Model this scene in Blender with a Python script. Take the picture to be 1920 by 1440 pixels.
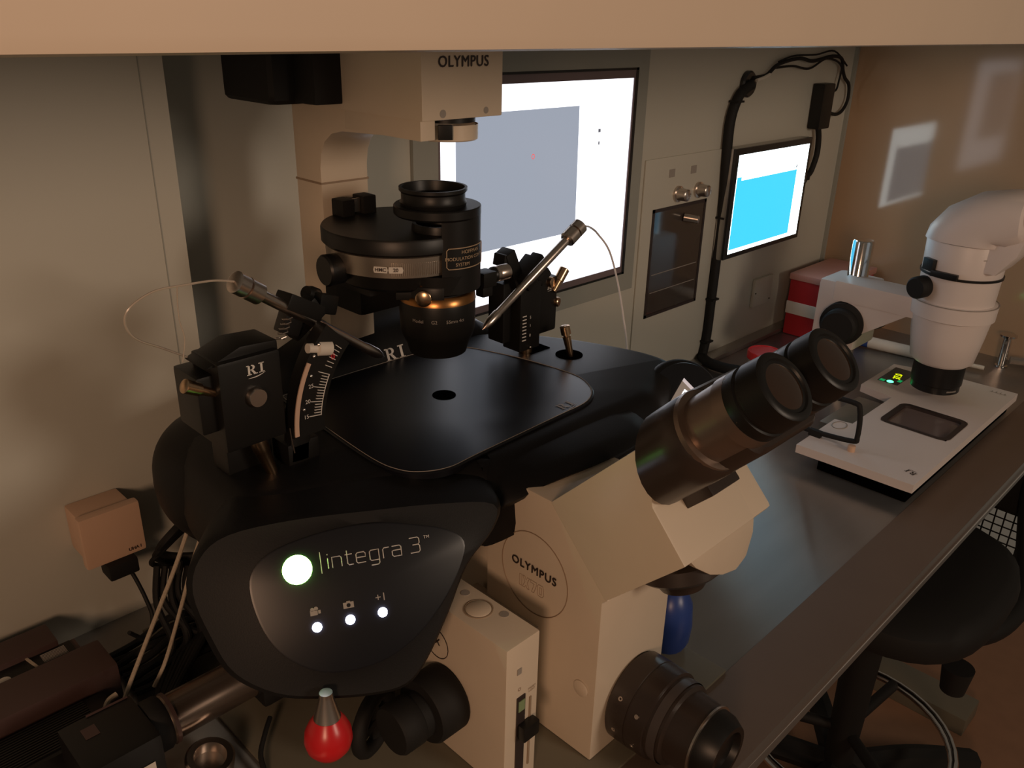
import bpy, bmesh, math
from mathutils import Vector, Matrix
PI = math.pi
for o in list(bpy.data.objects): bpy.data.objects.remove(o)
sc = bpy.context.scene
col = sc.collection

# ------------------------------------------------------------ camera, world, lights, exposure
# z = 0 is the bench top, x runs along the back wall, y towards it
cd = bpy.data.cameras.new('camera'); cam = bpy.data.objects.new('camera', cd); col.objects.link(cam)
FPX = 1590.83
cd.sensor_width = 36.0; cd.lens = FPX / 1920 * 36.0; cd.clip_start = 0.02
cam.matrix_world = Matrix(((0.70462541, 0.26697244, -0.65744106, 0.0),
                           (-0.70922446, 0.29428061, -0.64062437, 0.0),
                           (0.0224431, 0.91767349, 0.39670098, 0.65),
                           (0, 0, 0, 1)))
sc.camera = cam
sc.view_settings.view_transform = 'Standard'; sc.view_settings.look = 'None'
sc.view_settings.gamma = 1.0; sc.view_settings.use_curve_mapping = False
sc.view_settings.exposure = 0.0
w = bpy.data.worlds.new('room_dark'); sc.world = w; w.use_nodes = True
bg = w.node_tree.nodes['Background']; bg.inputs[0].default_value = (1.0, 0.82, 0.62, 1); bg.inputs[1].default_value = 0.085

def area(name, loc, aim, size, energy, color):
    l = bpy.data.lights.new(name, 'AREA'); l.shape = 'DISK'; l.size = size; l.energy = energy; l.color = color
    o = bpy.data.objects.new(name, l); col.objects.link(o); o.location = loc
    o.rotation_euler = (Vector(aim) - Vector(loc)).to_track_quat('-Z', 'Y').to_euler()
    return o
area('room_lamp', (-1.0, -0.62, 0.77), (0.55, 0.6, 0.2), 0.35, 10.0, (1.0, 0.60, 0.37))
area('fill_light', (0.9, -1.6, 0.92), (0.5, 0.9, 0.15), 0.5, 11.5, (1.0, 0.78, 0.60))  # unseen warm fill light from the front right

# ------------------------------------------------------------ materials
MATS = {}
def mat(name, c, rough=0.5, metal=0.0, var=0.06, scale=18.0, spec=0.5, emit=None, estr=0.0, trans=0.0, aniso=0.0, rvar=0.0, bump=0.0, alpha=1.0):
    m = bpy.data.materials.new(name); m.use_nodes = True; MATS[name] = m
    nt = m.node_tree; N = nt.nodes; L = nt.links; b = N['Principled BSDF']
    b.inputs['Roughness'].default_value = rough; b.inputs['Metallic'].default_value = metal
    b.inputs['Specular IOR Level'].default_value = spec
    tc = N.new('ShaderNodeTexCoord'); nz = N.new('ShaderNodeTexNoise'); nz.inputs['Scale'].default_value = scale; nz.inputs['Detail'].default_value = 4
    L.new(tc.outputs['Object'], nz.inputs['Vector'])
    mx = N.new('ShaderNodeMix'); mx.data_type = 'RGBA'
    mx.inputs[6].default_value = (*[v * (1 - var) for v in c], 1); mx.inputs[7].default_value = (*[min(1, v * (1 + var)) for v in c], 1)
    L.new(nz.outputs[0], mx.inputs[0]); L.new(mx.outputs[2], b.inputs['Base Color'])
    if rvar:
        mr = N.new('ShaderNodeMapRange'); mr.inputs[3].default_value = max(0, rough - rvar); mr.inputs[4].default_value = rough + rvar
        L.new(nz.outputs[0], mr.inputs[0]); L.new(mr.outputs[0], b.inputs['Roughness'])
    if bump:
        n2 = N.new('ShaderNodeTexNoise'); n2.inputs['Scale'].default_value = 900; L.new(tc.outputs['Object'], n2.inputs['Vector'])
        bp = N.new('ShaderNodeBump'); bp.inputs['Strength'].default_value = bump; bp.inputs['Distance'].default_value = 0.0005
        L.new(n2.outputs[0], bp.inputs['Height']); L.new(bp.outputs[0], b.inputs['Normal'])
    if aniso: b.inputs['Anisotropic'].default_value = aniso
    if trans: b.inputs['Transmission Weight'].default_value = trans
    if alpha < 1: b.inputs['Alpha'].default_value = alpha
    if emit:
        b.inputs['Emission Color'].default_value = (*emit, 1); b.inputs['Emission Strength'].default_value = estr
    return m
IV = mat('ivory_enamel', (0.62, 0.53, 0.42), 0.38)
IVD = mat('ivory_shadow_gap', (0.30, 0.22, 0.15), 0.6)
BK = mat('black_satin_plastic', (0.0065, 0.0062, 0.0065), 0.5, var=0.15, bump=0.15, spec=0.2)
BKG = mat('black_glossy_plate', (0.005, 0.0053, 0.008), 0.33, var=0.1, spec=0.4)
BKM = mat('black_anodised_metal', (0.007, 0.0065, 0.006), 0.4, var=0.15, spec=0.36)
BKR = mat('black_rubber', (0.008, 0.0075, 0.007), 0.7, spec=0.35)
DKB = mat('dark_brown_black_metal', (0.030, 0.021, 0.017), 0.3)
CHR = mat('chrome', (0.75, 0.72, 0.70), 0.12, 1.0)
STL = mat('brushed_steel_knob', (0.60, 0.52, 0.46), 0.28, 1.0)
BRS = mat('warm_brass_metal', (0.62, 0.42, 0.26), 0.25, 1.0)
COP = mat('copper_brass_ring', (0.42, 0.20, 0.07), 0.3, 1.0)
WALL = mat('wall_panel_laminate', (0.50, 0.49, 0.43), 0.36, var=0.04, scale=3)
RECS = mat('recess_grey_laminate', (0.50, 0.51, 0.47), 0.22, var=0.12, scale=5)
SIDEW = mat('side_panel_gloss', (0.40, 0.27, 0.17), 0.09, spec=0.5, var=0.05, scale=2)
BEAM = mat('hood_beam_enamel', (0.62, 0.51, 0.40), 0.45, var=0.03)
FLOOR = mat('floor_vinyl', (0.27, 0.145, 0.085), 0.55, var=0.12, scale=30)
FRM = mat('monitor_surround_grey', (0.30, 0.31, 0.28), 0.45)
BZL = mat('monitor_bezel_mauve', (0.17, 0.13, 0.14), 0.4)
BLKB = mat('monitor_bezel_black', (0.012, 0.012, 0.013), 0.25)
ALU = mat('aluminium_edge', (0.45, 0.43, 0.40), 0.35, 0.9)
RED = mat('red_plastic', (0.55, 0.012, 0.016), 0.3)
RED2 = mat('dark_red_container', (0.36, 0.015, 0.02), 0.4)
PINK = mat('pinkish_lid', (0.5, 0.24, 0.2), 0.4)
LBL = mat('white_label', (0.6, 0.56, 0.5), 0.5)
WHT = mat('white_marking', (0.62, 0.60, 0.57), 0.5)
GRYM = mat('grey_marking', (0.30, 0.27, 0.24), 0.5)
SHADE = mat('black_shade', (0.0015, 0.0015, 0.0015), 0.95, spec=0.0)  # flat black standing in for shade in openings and under the slab
GOLD = mat('gold_print', (0.42, 0.31, 0.20), 0.5)
INK = mat('black_ink', (0.03, 0.02, 0.018), 0.5)
INKL = mat('faint_ink', (0.30, 0.21, 0.14), 0.5)
PLW = mat('white_warming_plate', (0.70, 0.63, 0.60), 0.4, var=0.03)
CRM = mat('cream_plastic', (0.60, 0.40, 0.28), 0.45)
MRN = mat('maroon_brown_plastic', (0.062, 0.034, 0.030), 0.45)
OLV = mat('platform_grey_steel', (0.15, 0.135, 0.10), 0.4)
BLU = mat('dark_blue_plastic', (0.02, 0.05, 0.22), 0.35)
TUBE = mat('clear_tubing', (0.75, 0.72, 0.72), 0.2, var=0.02)
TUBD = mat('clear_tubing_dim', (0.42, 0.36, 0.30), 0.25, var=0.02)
BEI = mat('beige_braided_cable', (0.40, 0.33, 0.25), 0.7, scale=400, var=0.3)
CLR = mat('clear_plastic', (0.55, 0.52, 0.48), 0.1, trans=0.8)
GLSD = mat('smoked_window_glass', (0.05, 0.04, 0.035), 0.08, spec=0.8)
LENSG = mat('eyepiece_lens', (0.03, 0.015, 0.008), 0.03, spec=1.0)
LCDB = mat('lcd_background', (0.02, 0.016, 0.014), 0.8, spec=0.1, emit=(0.34, 0.25, 0.19), estr=0.62)
LCDW = mat('lcd_lit_text', (0.3, 0.3, 0.3), 0.8, emit=(1, 0.97, 0.95), estr=2.0)
LCDP = mat('lcd_header', (0.3, 0.3, 0.3), 0.3, emit=(0.62, 0.52, 0.52), estr=0.8)
GRN = mat('green_led', (0.3, 0.8, 0.2), 0.3, emit=(0.30, 1.0, 0.13), estr=45.0)
GRNC = mat('green_led_core', (0.3, 0.8, 0.2), 0.3, emit=(0.93, 1.0, 0.85), estr=3.0)
LEDW = mat('white_led', (0.6, 0.6, 0.8), 0.3, emit=(0.80, 0.80, 1.0), estr=40.0)
GRN2 = mat('green_display_led', (0.1, 0.6, 0.2), 0.3, emit=(0.05, 1.0, 0.25), estr=7.0)
GRN3 = mat('green_display_dim', (0.0, 0.1, 0.03), 0.3, emit=(0.0, 0.5, 0.14), estr=0.5)
YEL = mat('yellow_digits', (0.3, 0.3, 0.0), 0.3, emit=(0.75, 0.85, 0.0), estr=1.3)
SMOK = mat('smoked_display', (0.03, 0.028, 0.02), 0.15)
SCRW = mat('screen_white', (0.05, 0.05, 0.05), 0.15, emit=(0.93, 0.93, 1.0), estr=1.9)
SCRG = mat('screen_grey', (0.03, 0.03, 0.03), 0.15, emit=(0.335, 0.37, 0.445), estr=0.98)
SCRR = mat('screen_red_mark', (0.05, 0.0, 0.0), 0.3, emit=(0.9, 0.1, 0.1), estr=1.0)
SCRK = mat('screen_dark_icon', (0.03, 0.03, 0.03), 0.3, emit=(0.1, 0.1, 0.12), estr=1.0)
SCRW2 = mat('screen_white_cool', (0.05, 0.05, 0.05), 0.15, emit=(0.84, 0.97, 1.0), estr=5.0)
SCRC = mat('screen_cyan', (0.0, 0.05, 0.05), 0.15, emit=(0.042, 0.47, 0.80), estr=1.5)

# stainless bench: fine brushed noise
def bench_mat():   # brushed along x: reflections smear towards the user
    m = bpy.data.materials.new('brushed_stainless_bench'); m.use_nodes = True; nt = m.node_tree; N = nt.nodes; L = nt.links
    b = N['Principled BSDF']; b.inputs['Metallic'].default_value = 0.8
    b.inputs['Anisotropic'].default_value = 1.0
    tg = N.new('ShaderNodeCombineXYZ'); tg.inputs[1].default_value = 1.0; L.new(tg.outputs[0], b.inputs['Tangent'])
    tc = N.new('ShaderNodeTexCoord'); mp = N.new('ShaderNodeMapping'); mp.inputs['Scale'].default_value = (2, 9, 1)
    nz = N.new('ShaderNodeTexNoise'); nz.inputs['Scale'].default_value = 3; nz.inputs['Detail'].default_value = 5
    L.new(tc.outputs['Object'], mp.inputs[0]); L.new(mp.outputs[0], nz.inputs['Vector'])
    mr = N.new('ShaderNodeMapRange'); mr.inputs[3].default_value = 0.28; mr.inputs[4].default_value = 0.33
    L.new(nz.outputs[0], mr.inputs[0]); L.new(mr.outputs[0], b.inputs['Roughness'])
    mx = N.new('ShaderNodeMix'); mx.data_type = 'RGBA'; mx.inputs[6].default_value = (0.28, 0.28, 0.27, 1); mx.inputs[7].default_value = (0.38, 0.37, 0.36, 1)
    L.new(nz.outputs[0], mx.inputs[0]); L.new(mx.outputs[2], b.inputs['Base Color'])
    return m
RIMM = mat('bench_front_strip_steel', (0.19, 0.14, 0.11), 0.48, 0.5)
BENCH = bench_mat()

# ------------------------------------------------------------ mesh helpers
def crom(pts, n=6, closed=False):
    P = [Vector(p) for p in pts]; out = []; k = len(P)
    for i in range(k if closed else k - 1):
        g = (lambda j: P[j % k]) if closed else (lambda j: P[max(0, min(k - 1, j))])
        a, b, c, d = g(i - 1), g(i), g(i + 1), g(i + 2)
        for s in range(n):
            t = s / n
            out.append(0.5 * ((2 * b) + (c - a) * t + (2 * a - 5 * b + 4 * c - d) * t * t + (3 * b - a - 3 * c + d) * t ** 3))
    if not closed: out.append(P[-1])
    return out

def frame(d):
    d = Vector(d).normalized(); u = Vector((0, 0, 1)) if abs(d.z) < 0.9 else Vector((1, 0, 0))
    a = u.cross(d).normalized(); return a, d.cross(a), d

class G:
    def __init__(s): s.bm = bmesh.new()
    def face(s, vs):
        try: return s.bm.faces.new(vs)
        except ValueError: return None
    def _bev(s, verts, w, seg=2):
        es = {e for v in verts for e in v.link_edges}
        fs = {f for v in verts for f in v.link_faces}
        bmesh.ops.recalc_face_normals(s.bm, faces=list(fs))
        es = [e for e in es if len(e.link_faces) == 2 and e.calc_face_angle(0) > 0.5]
        bmesh.ops.bevel(s.bm, geom=es, offset=w, segments=seg, profile=0.7, affect='EDGES', clamp_overlap=True)
    def box(s, x0, x1, y0, y1, z0, z1, bev=0.0, M=None, seg=2):
        vs = [s.bm.verts.new((x, y, z)) for x in (x0, x1) for y in (y0, y1) for z in (z0, z1)]
        for f in ((0, 1, 3, 2), (4, 6, 7, 5), (0, 4, 5, 1), (2, 3, 7, 6), (0, 2, 6, 4), (1, 5, 7, 3)): s.face([vs[i] for i in f])
        if M is not None:
            for v in vs: v.co = M @ v.co
        if bev: s._bev(vs, bev, seg)
        return s
    def obox(s, c, ax, half, bev=0.0):   # oriented box: centre, direction, half sizes (along ax, side, up)
        a, b, d = frame(ax); M = Matrix((d, a, b)).transposed().to_4x4(); M.translation = Vector(c)
        h = half; return s.box(-h[0], h[0], -h[1], h[1], -h[2], h[2], bev, M)
    def lathe(s, p, d, prof, seg=40, a0=None, a1=None, cap=True, ux=None):   # prof: (t along axis, radius)
        p = Vector(p); a, b, d = frame(d)
        if ux is not None: a = Vector(ux); a = (a - d * a.dot(d)).normalized(); b = d.cross(a)
        full = a0 is None; n = seg if full else seg + 1; rings = []
        for t, r in prof:
            ring = []
            for i in range(n):
                th = 2 * PI * i / seg if full else a0 + (a1 - a0) * i / seg
                ring.append(s.bm.verts.new(p + d * t + (a * math.cos(th) + b * math.sin(th)) * max(r, 1e-5)))
            rings.append(ring)
        for A, B in zip(rings, rings[1:]):
            for i in range(n if full else n - 1): j = (i + 1) % n; s.face([A[i], A[j], B[j], B[i]])
        if cap and full: s.face(rings[0][::-1]); s.face(rings[-1])
        return s
    def cyl(s, p, q, r, r2=None, seg=32, bev=0.0):
        p, q = Vector(p), Vector(q); L = (q - p).length; r2 = r if r2 is None else r2
        if bev: prof = [(0, r - bev), (bev, r), (L - bev, r2), (L, r2 - bev)]
        else: prof = [(0, r), (L, r2)]
        return s.lathe(p, q - p, prof, seg)
    def tube(s, pts, r, seg=10, closed=False, n=6, raw=False):
        P = [Vector(p) for p in pts] if raw else crom(pts, n, closed); k = len(P); prev = None; rings = []
        for i in range(k):
            t = (P[(i + 1) % k] - P[i - 1]) if closed else (P[min(k - 1, i + 1)] - P[max(0, i - 1)])
            t.normalize()
            if prev is None: a, b, _ = frame(t)
            else: a = (prev - t * prev.dot(t)).normalized(); b = t.cross(a)
            prev = a
            rr = r[i * len(r) // k] if isinstance(r, (list, tuple)) else r
            rings.append([s.bm.verts.new(P[i] + (a * math.cos(2 * PI * j / seg) + b * math.sin(2 * PI * j / seg)) * rr) for j in range(seg)])
        m = k if closed else k - 1
        for i in range(m):
            A, B = rings[i], rings[(i + 1) % k]
            off = 0
            if closed and i == k - 1:
                off = min(range(seg), key=lambda o: (A[0].co - B[o].co).length)
            for j in range(seg): s.face([A[j], A[(j + 1) % seg], B[(j + 1 + off) % seg], B[(j + off) % seg]])
        if not closed: s.face(rings[0][::-1]); s.face(rings[-1])
        return s
    def prism(s, poly, vec, bev=0.0, seg=2):
        vec = Vector(vec); A = [s.bm.verts.new(Vector(p)) for p in poly]; B = [s.bm.verts.new(Vector(p) + vec) for p in poly]; n = len(A)
        s.face(A[::-1]); s.face(B)
        for i in range(n): j = (i + 1) % n; s.face([A[i], A[j], B[j], B[i]])
        if bev: s._bev(A + B, bev, seg)
        return s
    def loft(s, rings, cap0=True, cap1=True):
        R = [[s.bm.verts.new(Vector(p)) for p in r] for r in rings]; n = len(R[0])
        for A, B in zip(R, R[1:]):
            for i in range(n): j = (i + 1) % n; s.face([A[i], A[j], B[j], B[i]])
        for flag, ring, rev in ((cap0, R[0], True), (cap1, R[-1], False)):
            if flag:
                c = s.bm.verts.new(sum((v.co for v in ring), Vector()) / n)
                for i in range(n):
                    j = (i + 1) % n; s.face([c, ring[j], ring[i]] if rev else [c, ring[i], ring[j]])
        return s
    def ellip(s, c, r, seg=32, rings=16, p=1.0):
        c = Vector(c); R = []
        for k in range(1, rings):
            ph = -PI / 2 + PI * k / rings; R.append([(c.x + r[0] * abs(math.cos(ph)) ** p * math.cos(2 * PI * i / seg), c.y + r[1] * abs(math.cos(ph)) ** p * math.sin(2 * PI * i / seg), c.z + r[2] * math.copysign(abs(math.sin(ph)) ** p, math.sin(ph))) for i in range(seg)])
        return s.loft(R)
    def text(s, body, origin, xd, yd, size, ext=0.0002, bold=0.0, center=True, outline=False, space=1.0, wrap=None):
        cu = bpy.data.curves.new('t', 'FONT'); cu.body = body; cu.size = 1.0; cu.offset = bold; cu.space_character = space
        cu.resolution_u = 3
        if center: cu.align_x = 'CENTER'; cu.align_y = 'CENTER'
        ob = bpy.data.objects.new('t', cu); col.objects.link(ob); bpy.context.view_layer.update()
        me = bpy.data.meshes.new_from_object(ob.evaluated_get(bpy.context.evaluated_depsgraph_get()))
        bpy.data.objects.remove(ob); bpy.data.curves.remove(cu)
        xd = Vector(xd).normalized(); yd = Vector(yd).normalized(); nd = xd.cross(yd); O = Vector(origin)
        V = []
        for v in me.vertices:
            x, y = v.co.x * size, v.co.y * size
            if wrap: V.append(s.bm.verts.new(wrap(x, y)))
            else: V.append(s.bm.verts.new(O + xd * x + yd * y + nd * ext))
        for p in me.polygons: s.face([V[i] for i in p.vertices])
        bpy.data.meshes.remove(me); return s
    def flat(s, poly, nd=(0, 0, 0)):
        s.face([s.bm.verts.new(Vector(p) + Vector(nd)) for p in poly]); return s
    def build(s, name, m, parent=None, label=None, cat=None, group=None, kind=None, angle=0.7, mod=None):
        bmesh.ops.remove_doubles(s.bm, verts=s.bm.verts, dist=1e-6)
        bmesh.ops.recalc_face_normals(s.bm, faces=s.bm.faces)
        me = bpy.data.meshes.new(name)
        if parent is not None:
            off = ROOTLOC[parent.name]
        else:
            xs = [v.co for v in s.bm.verts]
            off = Vector(((min(v.x for v in xs) + max(v.x for v in xs)) / 2, (min(v.y for v in xs) + max(v.y for v in xs)) / 2, min(v.z for v in xs)))
        bmesh.ops.translate(s.bm, verts=s.bm.verts, vec=-off)
        s.bm.to_mesh(me); s.bm.free(); me.materials.append(m)
        me.shade_smooth()
        try: me.set_sharp_from_angle(angle=angle)
        except Exception: pass
        o = bpy.data.objects.new(name, me); col.objects.link(o)
        if parent is not None: o.parent = parent
        else: o.location = off
        ROOTLOC[o.name] = off
        if label: o['label'] = label
        if cat: o['category'] = cat
        if group: o['group'] = group
        if kind: o['kind'] = kind
        return o
def islands(g):
    bm = g.bm; bmesh.ops.remove_doubles(bm, verts=bm.verts, dist=1e-6); seen = set(); out = []
    for v in bm.verts:
        if v in seen: continue
        st = [v]; seen.add(v); comp = []
        while st:
            a = st.pop(); comp.append(a)
            for e in a.link_edges:
                b = e.other_vert(a)
                if b not in seen: seen.add(b); st.append(b)
        out.append(comp)
    res = []
    for comp in out:
        h = G(); mp = {v: h.bm.verts.new(v.co) for v in comp}; fs = {f for v in comp for f in v.link_faces}
        for f in fs: h.face([mp[v] for v in f.verts])
        res.append(h)
    return res
def build_each(g, name, m, parent, label=None):   # every separate piece becomes a part of its own
    return [h.build(name, m, parent, label) for h in islands(g)]
ROOTLOC = {}
def thing(name, label, cat, loc, group=None):
    o = bpy.data.objects.new(name, None); col.objects.link(o); o.location = loc; o.empty_display_size = 0.02
    ROOTLOC[o.name] = Vector(loc); o['label'] = label; o['category'] = cat
    if group: o['group'] = group
    return o
def struct(name, g, m): return g.build(name, m, kind='structure')
def rrect(x0, x1, y0, y1, r, z, n=5):
    out = []
    for cx, cy, a in ((x1 - r, y0 + r, -PI / 2), (x1 - r, y1 - r, 0), (x0 + r, y1 - r, PI / 2), (x0 + r, y0 + r, PI)):
        for i in range(n + 1): t = a + PI / 2 * i / n; out.append((cx + r * math.cos(t), cy + r * math.sin(t), z))
    return out
def offset2(poly, d):   # inset a ccw closed 2-D loop of (x, y)
    n = len(poly); out = []
    for i in range(n):
        a, b, c = Vector(poly[i - 1][:2]), Vector(poly[i][:2]), Vector(poly[(i + 1) % n][:2])
        t = (c - a).normalized(); out.append(b + Vector((-t.y, t.x)) * d)
    return out
def ri_logo(g, O, xd, yd, h, ext=0.0003):   # serif R I above a swoosh
    xd = Vector(xd).normalized(); yd = Vector(yd).normalized(); nd = xd.cross(yd); O = Vector(O)
    def q(pts): g.face([g.bm.verts.new(O + xd * (x * h) + yd * (y * h) + nd * ext) for x, y in pts])
    q([(0.14, 0.08), (0.36, 0.08), (0.36, 0.92), (0.14, 0.92)]); q([(0.0, 0), (0.50, 0), (0.50, 0.09), (0.0, 0.09)]); q([(0.0, 0.91), (0.5, 0.91), (0.5, 1), (0.0, 1)])
    n = 10; cx, cy = 0.5, 0.73
    for i in range(n):
        a, b = -PI / 2 + PI * i / n, -PI / 2 + PI * (i + 1) / n
        q([(cx + 0.15 * math.cos(a), cy + 0.17 * math.sin(a)), (cx + 0.38 * math.cos(a), cy + 0.27 * math.sin(a)), (cx + 0.38 * math.cos(b), cy + 0.27 * math.sin(b)), (cx + 0.15 * math.cos(b), cy + 0.17 * math.sin(b))])
    q([(0.34, 0.91), (0.5, 0.90), (0.5, 1), (0.34, 1)]); q([(0.34, 0.46), (0.5, 0.46), (0.5, 0.56), (0.34, 0.56)])
    q([(0.42, 0.5), (0.66, 0.5), (0.98, 0.08), (0.72, 0.08)]); q([(0.70, 0), (1.12, 0), (1.12, 0.09), (0.70, 0.09)])
    q([(1.45, 0.05), (1.68, 0.05), (1.68, 0.95), (1.45, 0.95)]); q([(1.28, 0), (1.85, 0), (1.85, 0.09), (1.28, 0.09)]); q([(1.28, 0.91), (1.85, 0.91), (1.85, 1), (1.28, 1)])
    for i in range(10):
        x0, x1 = 0.1 + 1.85 * i / 10, 0.1 + 1.85 * (i + 1) / 10
        f = lambda x: -0.30 + 0.28 * ((x - 0.1) / 1.85) ** 2.2
        tk = lambda x: 0.012 + 0.09 * math.sin(PI * min(1, (x - 0.1) / 1.85))
        q([(x0, f(x0) - tk(x0)), (x1, f(x1) - tk(x1)), (x1, f(x1)), (x0, f(x0))])
    return g
X3, Y3, Z3 = Vector((1, 0, 0)), Vector((0, 1, 0)), Vector((0, 0, 1))

# ------------------------------------------------------------ setting
g = G().box(-1.6, 2.6, -2.2, 1.2, -0.84, -0.80); struct('floor', g, FLOOR)
YW = 0.874
g = G().box(-0.9, 0.392, YW, YW + 0.10, -0.03, 0.95)
g.box(0.60, 1.958, YW, YW + 0.10, -0.03, 0.95)
struct('wall_back', g, WALL)
struct('wall_back_recess', G().box(0.36, 0.64, YW + 0.075, YW + 0.11, -0.03, 0.95), RECS)
struct('trim_1', G().box(0.3665, 0.3675, YW - 0.0006, YW, 0.0, 0.95), FRM)      # thin seam beside the recess
struct('trim_2', G().box(0.716, 0.7185, YW - 0.0008, YW, 0.0, 0.95), BLKB)       # dark seam left of the monitor
struct('wall_right', G().box(1.958, 1.975, 0.22, YW + 0.10, -0.03, 0.95), SIDEW)
struct('trim_3', G().box(1.950, 1.958, YW - 0.008, YW, 0.0, 0.95), FRM)
g = G().box(-1.0, 2.15, 0.257, YW + 0.02, -0.035, 0.0, bev=0.003)
bench = g.build('workbench', BENCH, label='long brushed stainless steel workbench carrying both microscopes', cat='workbench')
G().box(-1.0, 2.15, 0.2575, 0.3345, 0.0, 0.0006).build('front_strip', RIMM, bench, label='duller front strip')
struct('trim_4', G().box(0.7, 1.957, 0.846, YW, 0.0, 0.010, bev=0.003), ALU)       # upstand at the foot of the wall
struct('trim_5', G().box(-1.0, 2.2, 0.262, 0.32, 0.637, 1.05, bev=0.006), BEAM)    # lower rail of the hood
struct('trim_6', G().box(1.74, 1.83, 0.27, 0.62, -0.80, -0.755, bev=0.004), OLV)    # foot of the bench frame

# ------------------------------------------------------------ wall monitors and fittings
t = thing('wall_monitor', 'large bright wall monitor showing a grey image, behind the big microscope', 'monitor', (0.98, YW, 0.24))
g = G()
for a in ((0.70, 1.19, 0.58, 0.612), (0.70, 1.19, 0.212, 0.244), (1.162, 1.19, 0.244, 0.58), (0.70, 0.742, 0.244, 0.58)):
    g.box(a[0], a[1], YW - 0.006, YW - 0.0005, a[2], a[3])
g.build('surround_frame', FRM, t)
g = G()
for a in ((0.742, 1.157, 0.566, 0.578), (0.742, 1.157, 0.247, 0.2575), (1.153, 1.157, 0.257, 0.566), (0.742, 0.746, 0.257, 0.566)):
    g.box(a[0], a[1], YW - 0.0055, YW - 0.0008, a[2], a[3])
g.build('bezel', BZL, t)
g = G()
for a in ((0.742, 1.163, 0.578, 0.5815), (0.742, 1.163, 0.2435, 0.247), (1.157, 1.163, 0.2435, 0.5815)): g.box(a[0], a[1], YW - 0.0065, YW - 0.001, a[2], a[3])
g.build('black_gasket', BLKB, t)
s_ = G().box(0.746, 1.153, YW - 0.004, YW - 0.001, 0.2575, 0.566).build('screen', SCRW, t)
G().flat([(0.774, YW - 0.0042, 0.338), (1.028, YW - 0.0042, 0.338), (1.024, YW - 0.0042, 0.530), (0.774, YW - 0.0042, 0.530)]).build('grey_image', SCRG, s_)
g = G(); g.tube([(0.925 + 0.0028 * math.cos(i), YW - 0.0045, 0.464 + 0.0034 * math.sin(i)) for i in [k * PI / 4 for k in range(8)]], 0.0005, 5, True, 2); g.build('red_target', SCRR, s_)
g = G(); g.box(1.072, 1.077, YW - 0.0048, YW - 0.0041, 0.488, 0.493); g.box(1.0735, 1.076, YW - 0.0048, YW - 0.0041, 0.469, 0.474); g.build('screen_icons', SCRK, s_)

t = thing('small_monitor', 'small tilted black monitor showing a cyan window, on the back wall', 'monitor', (1.60, 0.86, 0.22))
T = Matrix.Translation((1.6025, 0.846, 0.3265)) @ Matrix.Rotation(math.radians(0.0), 4, 'X')
g = G(); g.box(-0.152, 0.152, 0.004, 0.024, -0.107, 0.107, 0.003, T); g.build('housing', ALU, t)
g = G(); g.box(-0.151, 0.152, -0.001, 0.0045, -0.106, 0.107, 0.002, T); g.build('front_bezel', BLKB, t)
s_ = G().box(-0.137, 0.140, -0.0016, -0.0009, -0.096, 0.0945, 0, T).build('screen', SCRW2, t)
G().flat([T @ Vector(p) for p in ((-0.137, -0.002, -0.088), (0.100, -0.002, -0.088), (0.100, -0.002, 0.046), (-0.12, -0.002, 0.046), (-0.12, -0.002, 0.053), (-0.137, -0.002, 0.053))]).build('cyan_window', SCRC, s_)
g = G().box(0.094, 0.098, -0.0026, -0.002, 0.050, 0.056, 0, T); g.box(0.086, 0.089, -0.0026, -0.002, 0.049, 0.052, 0, T); g.build('screen_icons', SCRK, s_)
g = G().box(-0.05, 0.05, 0.022, 0.0275, -0.04, 0.04, 0.002, T); g.build('wall_bracket', BLKB, t)

t = thing('instrument_panel', 'flush cream wall panel with two silver knobs over a smoked window', 'panel', (1.32, YW, 0.14))
g = G().box(1.207, 1.452, YW - 0.003, YW - 0.0004, 0.02, 0.432, 0.001); g.build('plate', WALL, t)
g = G()
for x in (1.278, 1.346): g.box(x, x + 0.017, YW - 0.0038, YW - 0.0028, 0.396, 0.410)
build_each(g, 'indicator', GRYM, t)
for x in (1.310, 1.376):
    G().lathe((x, YW - 0.003, 0.364), (0, -1, 0), [(0, 0.0145), (0.004, 0.0145), (0.005, 0.0115), (0.022, 0.0105), (0.024, 0.008)]).build('knob', STL, t)
g = G()
for a in ((1.238, 1.408, 0.338, 0.344), (1.238, 1.408, 0.142, 0.148), (1.238, 1.244, 0.142, 0.344), (1.402, 1.408, 0.142, 0.344)): g.box(a[0], a[1], YW - 0.0045, YW - 0.0025, a[2], a[3])
g.build('window_frame', INK, t)
wn = G().box(1.244, 1.402, YW - 0.0036, YW - 0.003, 0.148, 0.338).build('smoked_window', GLSD, t)
G().lathe((1.338, YW - 0.004, 0.318), (0.5, -1, -0.1), [(0, 0.008), (0.026, 0.0075), (0.028, 0.005)]).build('window_latch', STL, wn)
g = G()
for a in ((1.25, 1.395, 0.222, 0.2235), (1.25, 1.395, 0.188, 0.1892)): g.box(a[0], a[1], YW - 0.0040, YW - 0.0035, a[2], a[3])
g.build('inner_shelf', GRYM, wn)

t = thing('cover_plate', 'blank cream square cover plate under the small monitor', 'wall plate', (1.675, YW, 0.08))
G().box(1.637, 1.713, YW - 0.008, YW - 0.0005, 0.077, 0.140, 0.003).build('plate', WALL, t)
g = G(); g.cyl((1.642, YW - 0.0075, 0.109), (1.642, YW - 0.0095, 0.109), 0.0016); g.cyl((1.705, YW - 0.0075, 0.086), (1.705, YW - 0.0095, 0.086), 0.0016); build_each(g, 'screw', BLKB, t)

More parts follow.
